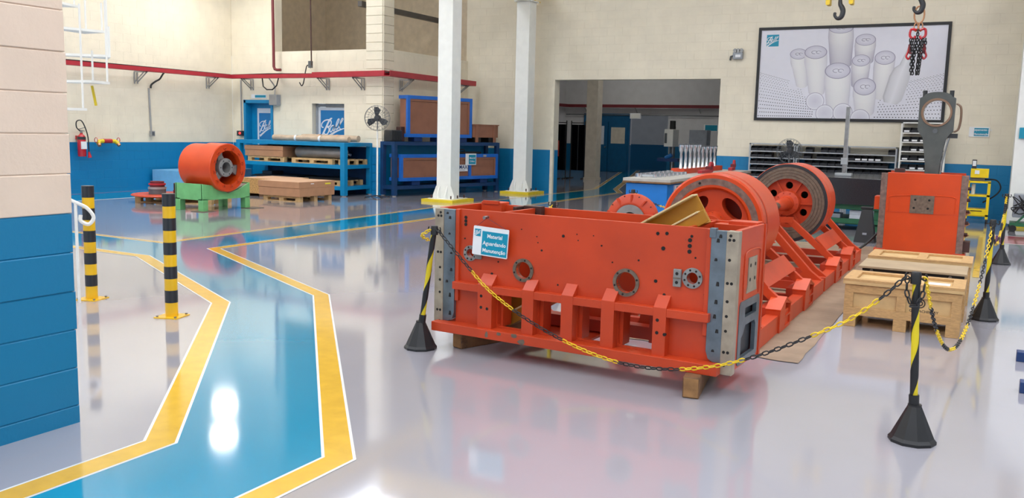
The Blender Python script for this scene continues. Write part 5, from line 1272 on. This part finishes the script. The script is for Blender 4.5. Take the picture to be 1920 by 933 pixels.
for k in range(14):
    z = 2.17+.25*(k-7); a = .985-radians(33)*(7-k)
    if z < .2: continue
    mb = MB(); r = .64; w = .24
    mb.plate([[(.04*cos(a-w*2), .04*sin(a-w*2)), (r*cos(a-w), r*sin(a-w)), (r*cos(a+w), r*sin(a+w)), (.04*cos(a+w*2), .04*sin(a+w*2))]], z-.022, z, 'z'); tr = mb.build('tread', 'white_paint', SP)
    for q in (a-w*.8, a+w*.8):
        MB().cyl((r*.98*cos(q), r*.98*sin(q), z), (r*.98*cos(q), r*.98*sin(q), z+.9 if q > a else z+.26), .009, n=8).build('baluster', 'white_paint', SP)
P0 = Vector((-6.84, 4.85, 0))-SC
MB().cyl(P0, P0+Vector((0, 0, .86)), .013, n=10).build('newel_post', 'white_paint', SP)
MB().tube(crom([P0+Vector(p) for p in ((-.35, -.30, 1.15), (-.12, -.1, .95), (-.0, .0, .87), (.05, .07, .82), (.08, .11, .74), (.055, .08, .68), (.02, .03, .71), (.02, .03, .76))], 6), .016, 8).build('handrail', 'white_paint', SP)
q = SC+Vector((.62*cos(.2), .62*sin(.2), 0))
MB().bar((.40, .28, 1.88), (.42, .30, 1.70), .03, .02).build('hazard_edge', 'yellow_paint', SP)

# ------------------------------------------------------------------ room beyond the doorway
FT = thing('far_cable_tray', 'dark red cable tray along the walls of the dim room', 'cable tray', (-15.9, 34, 2.6))
MB().bar((.25, -12.5, .05), (.25, -.25, .05), .15, .12).build('tray_run', 'dark_red', FT); MB().bar((.25, -.25, .05), (10.5, -.25, .05), .15, .12).build('tray_run', 'dark_red', FT)
MB().cyl((.1, -.1, -.3), (10.5, -.1, -.3), .02, n=8).build('conduit', 'fan_grey', FT)
for x in (1, 3.2, 5.8, 8.4): MB().bar((x, -.02, -.2), (x, -.3, .0), .03, .03).build('bracket', 'galv', FT)
o = thing('room_column', 'cream square column standing in the room beyond the doorway', 'column', (-11.75, 27.4, 0)); MB().box(-.2, .2, -.2, .2, 0, 5.2).build('shaft', 'far_cream', o, bevel=.01); MB().box(-.22, .22, -.22, .22, 0, .08).build('base', 'far_cream', o)
for i, (lb, x0, x1, y) in enumerate((('black welding curtain panel nearest the doorway edge', -13.35, -12.72, 27.3), ('glossy black welding curtain on a frame in the dim room', -12.7, -12.2, 27.7))):
    o = thing('welding_curtain', lb, 'curtain', (x0, y, 0), .1, 'welding curtains'); Lc = x1-x0
    mb = MB(); n = 40; mb.add([(Lc*k/n, .04*sin(k*1.1), z) for z in (.28, 1.82) for k in range(n+1)], [(k, k+1, n+2+k, n+1+k) for k in range(n)], True); mb.build('curtain', 'curtain_black', o)
    for x in (0, Lc):
        MB().cyl((x, 0, .02), (x, 0, 1.95), .018, n=8).build('post', 'black_plastic', o); MB().box(x-.02, x+.02, -.3, .3, 0, .03).build('foot', 'black_plastic', o)
    MB().cyl((0, 0, 1.88), (Lc, 0, 1.88), .014, n=8).build('top_bar', 'black_plastic', o)
o = thing('orange_box', 'dark orange box in front of the welding curtain', 'box', (-12.98, 26.9, 0)); MB().box(-.16, .16, -.12, .12, .75, 1.28).build('body', 'orange_dark', o); MB().box(-.02, .02, -.02, .02, .03, .75).build('post', 'black_plastic', o); MB().box(-.2, .2, -.2, .2, 0, .03).build('base', 'black_plastic', o)
o = thing('drill_press', 'white and blue drill press in the dim room behind the workbench', 'drill press', (-8.65, 26.2, 0))
MB().box(-.3, .3, -.3, .3, 0, .12).build('base', 'navy_steel', o); MB().cyl((0, .15, .12), (0, .15, 1.8), .07, n=16).build('column', 'steel', o); MB().box(-.35, .3, -.25, .15, .75, .85).build('table', 'navy_steel', o)
MB().box(-.14, .14, -.3, .25, 1.2, 1.72).build('head', 'white_paint', o, bevel=.01); MB().cyl((0, .05, 1.72), (0, .05, 1.98), .09, n=16).build('motor', 'black_plastic', o); MB().cyl((0, -.2, .98), (0, -.2, 1.2), .03, n=12).build('spindle', 'steel', o); MB().box(-.12, -.05, -.32, -.3, 1.3, 1.6).build('panel', 'fan_grey', o)
MB().cyl((-.1, -.2, .85), (.1, -.2, .95), .06, n=12).build('vice', 'bench_blue', o)
o = thing('steel_cabinet', 'grey steel cabinet beside the drill press', 'cabinet', (-8.2, 26.5, 0)); MB().box(0, .55, 0, .4, .05, 1.72).build('body', 'grey_paint', o, bevel=.006); MB().box(.02, .53, -.01, 0, .1, 1.68).build('door', 'grey_paint', o); MB().box(0, .55, 0, .4, 0, .05).build('plinth', 'fan_black', o)
o = thing('exit_light', 'white emergency light box on the far blue wall', 'lamp', (-12.7, 33.93, 2.16)); MB().box(-.25, .2, -.1, 0, 0, .22).build('housing', 'sign_white', o); MB().box(-.2, .15, -.11, -.1, .03, .18).build('panel', 'white_paint', o)

# ------------------------------------------------------------------ high-bay lamps
def lamp(label, x, y, z):
    o = thing('high_bay_lamp', label, 'lamp', (x, y, z), 0, 'high bay lamps')
    MB().lathe([(.08, .4), (.12, .3), (.3, .04), (.32, 0), (.3, 0), (.28, .04)], 24).build('reflector', 'galv', o); MB().cyl((0, 0, .02), (0, 0, .03), .27, n=24).build('bulb', 'lamp_glow', o)
    MB().cyl((0, 0, .38), (0, 0, 7.19-z), .012, n=6).build('rod', 'galv', o)
def added_strip_lamp(label, x, y, z):  # unseen lamps added to brighten the room beyond the doorway
    o = thing('added_strip_lamp', label, 'lamp', (x, y, z)); MB().box(-.9, .9, -.09, .09, .05, .12).build('housing', 'white_paint', o); MB().box(-.85, .85, -.07, .07, .03, .05).build('tube', 'lamp_glow', o)
    for s in (-.7, .7): MB().cyl((s, 0, .12), (s, 0, 5.2-z), .006, n=6).build('rod', 'galv', o)
added_strip_lamp('nearest added ceiling strip lamp in the dim room beyond the doorway', -11.0, 23.5, 4.8); added_strip_lamp('middle added ceiling strip lamp in the dim room beyond the doorway', -9.0, 27.5, 4.8); added_strip_lamp('farthest added ceiling strip lamp in the dim room beyond the doorway', -12.5, 31.0, 4.8)
for i, (x, y, z) in enumerate(((-14.96, 14.11, 5.5), (-15.9, 15.05, 5.18))): lamp(['high bay lamp above the boxes before the blue rack', 'high bay lamp close to the office loft', 'high bay lamp above the lane by the doorway', 'high bay lamp above the left part of the hall', 'high bay lamp above the S bend of the lane'][i], x, y, z)
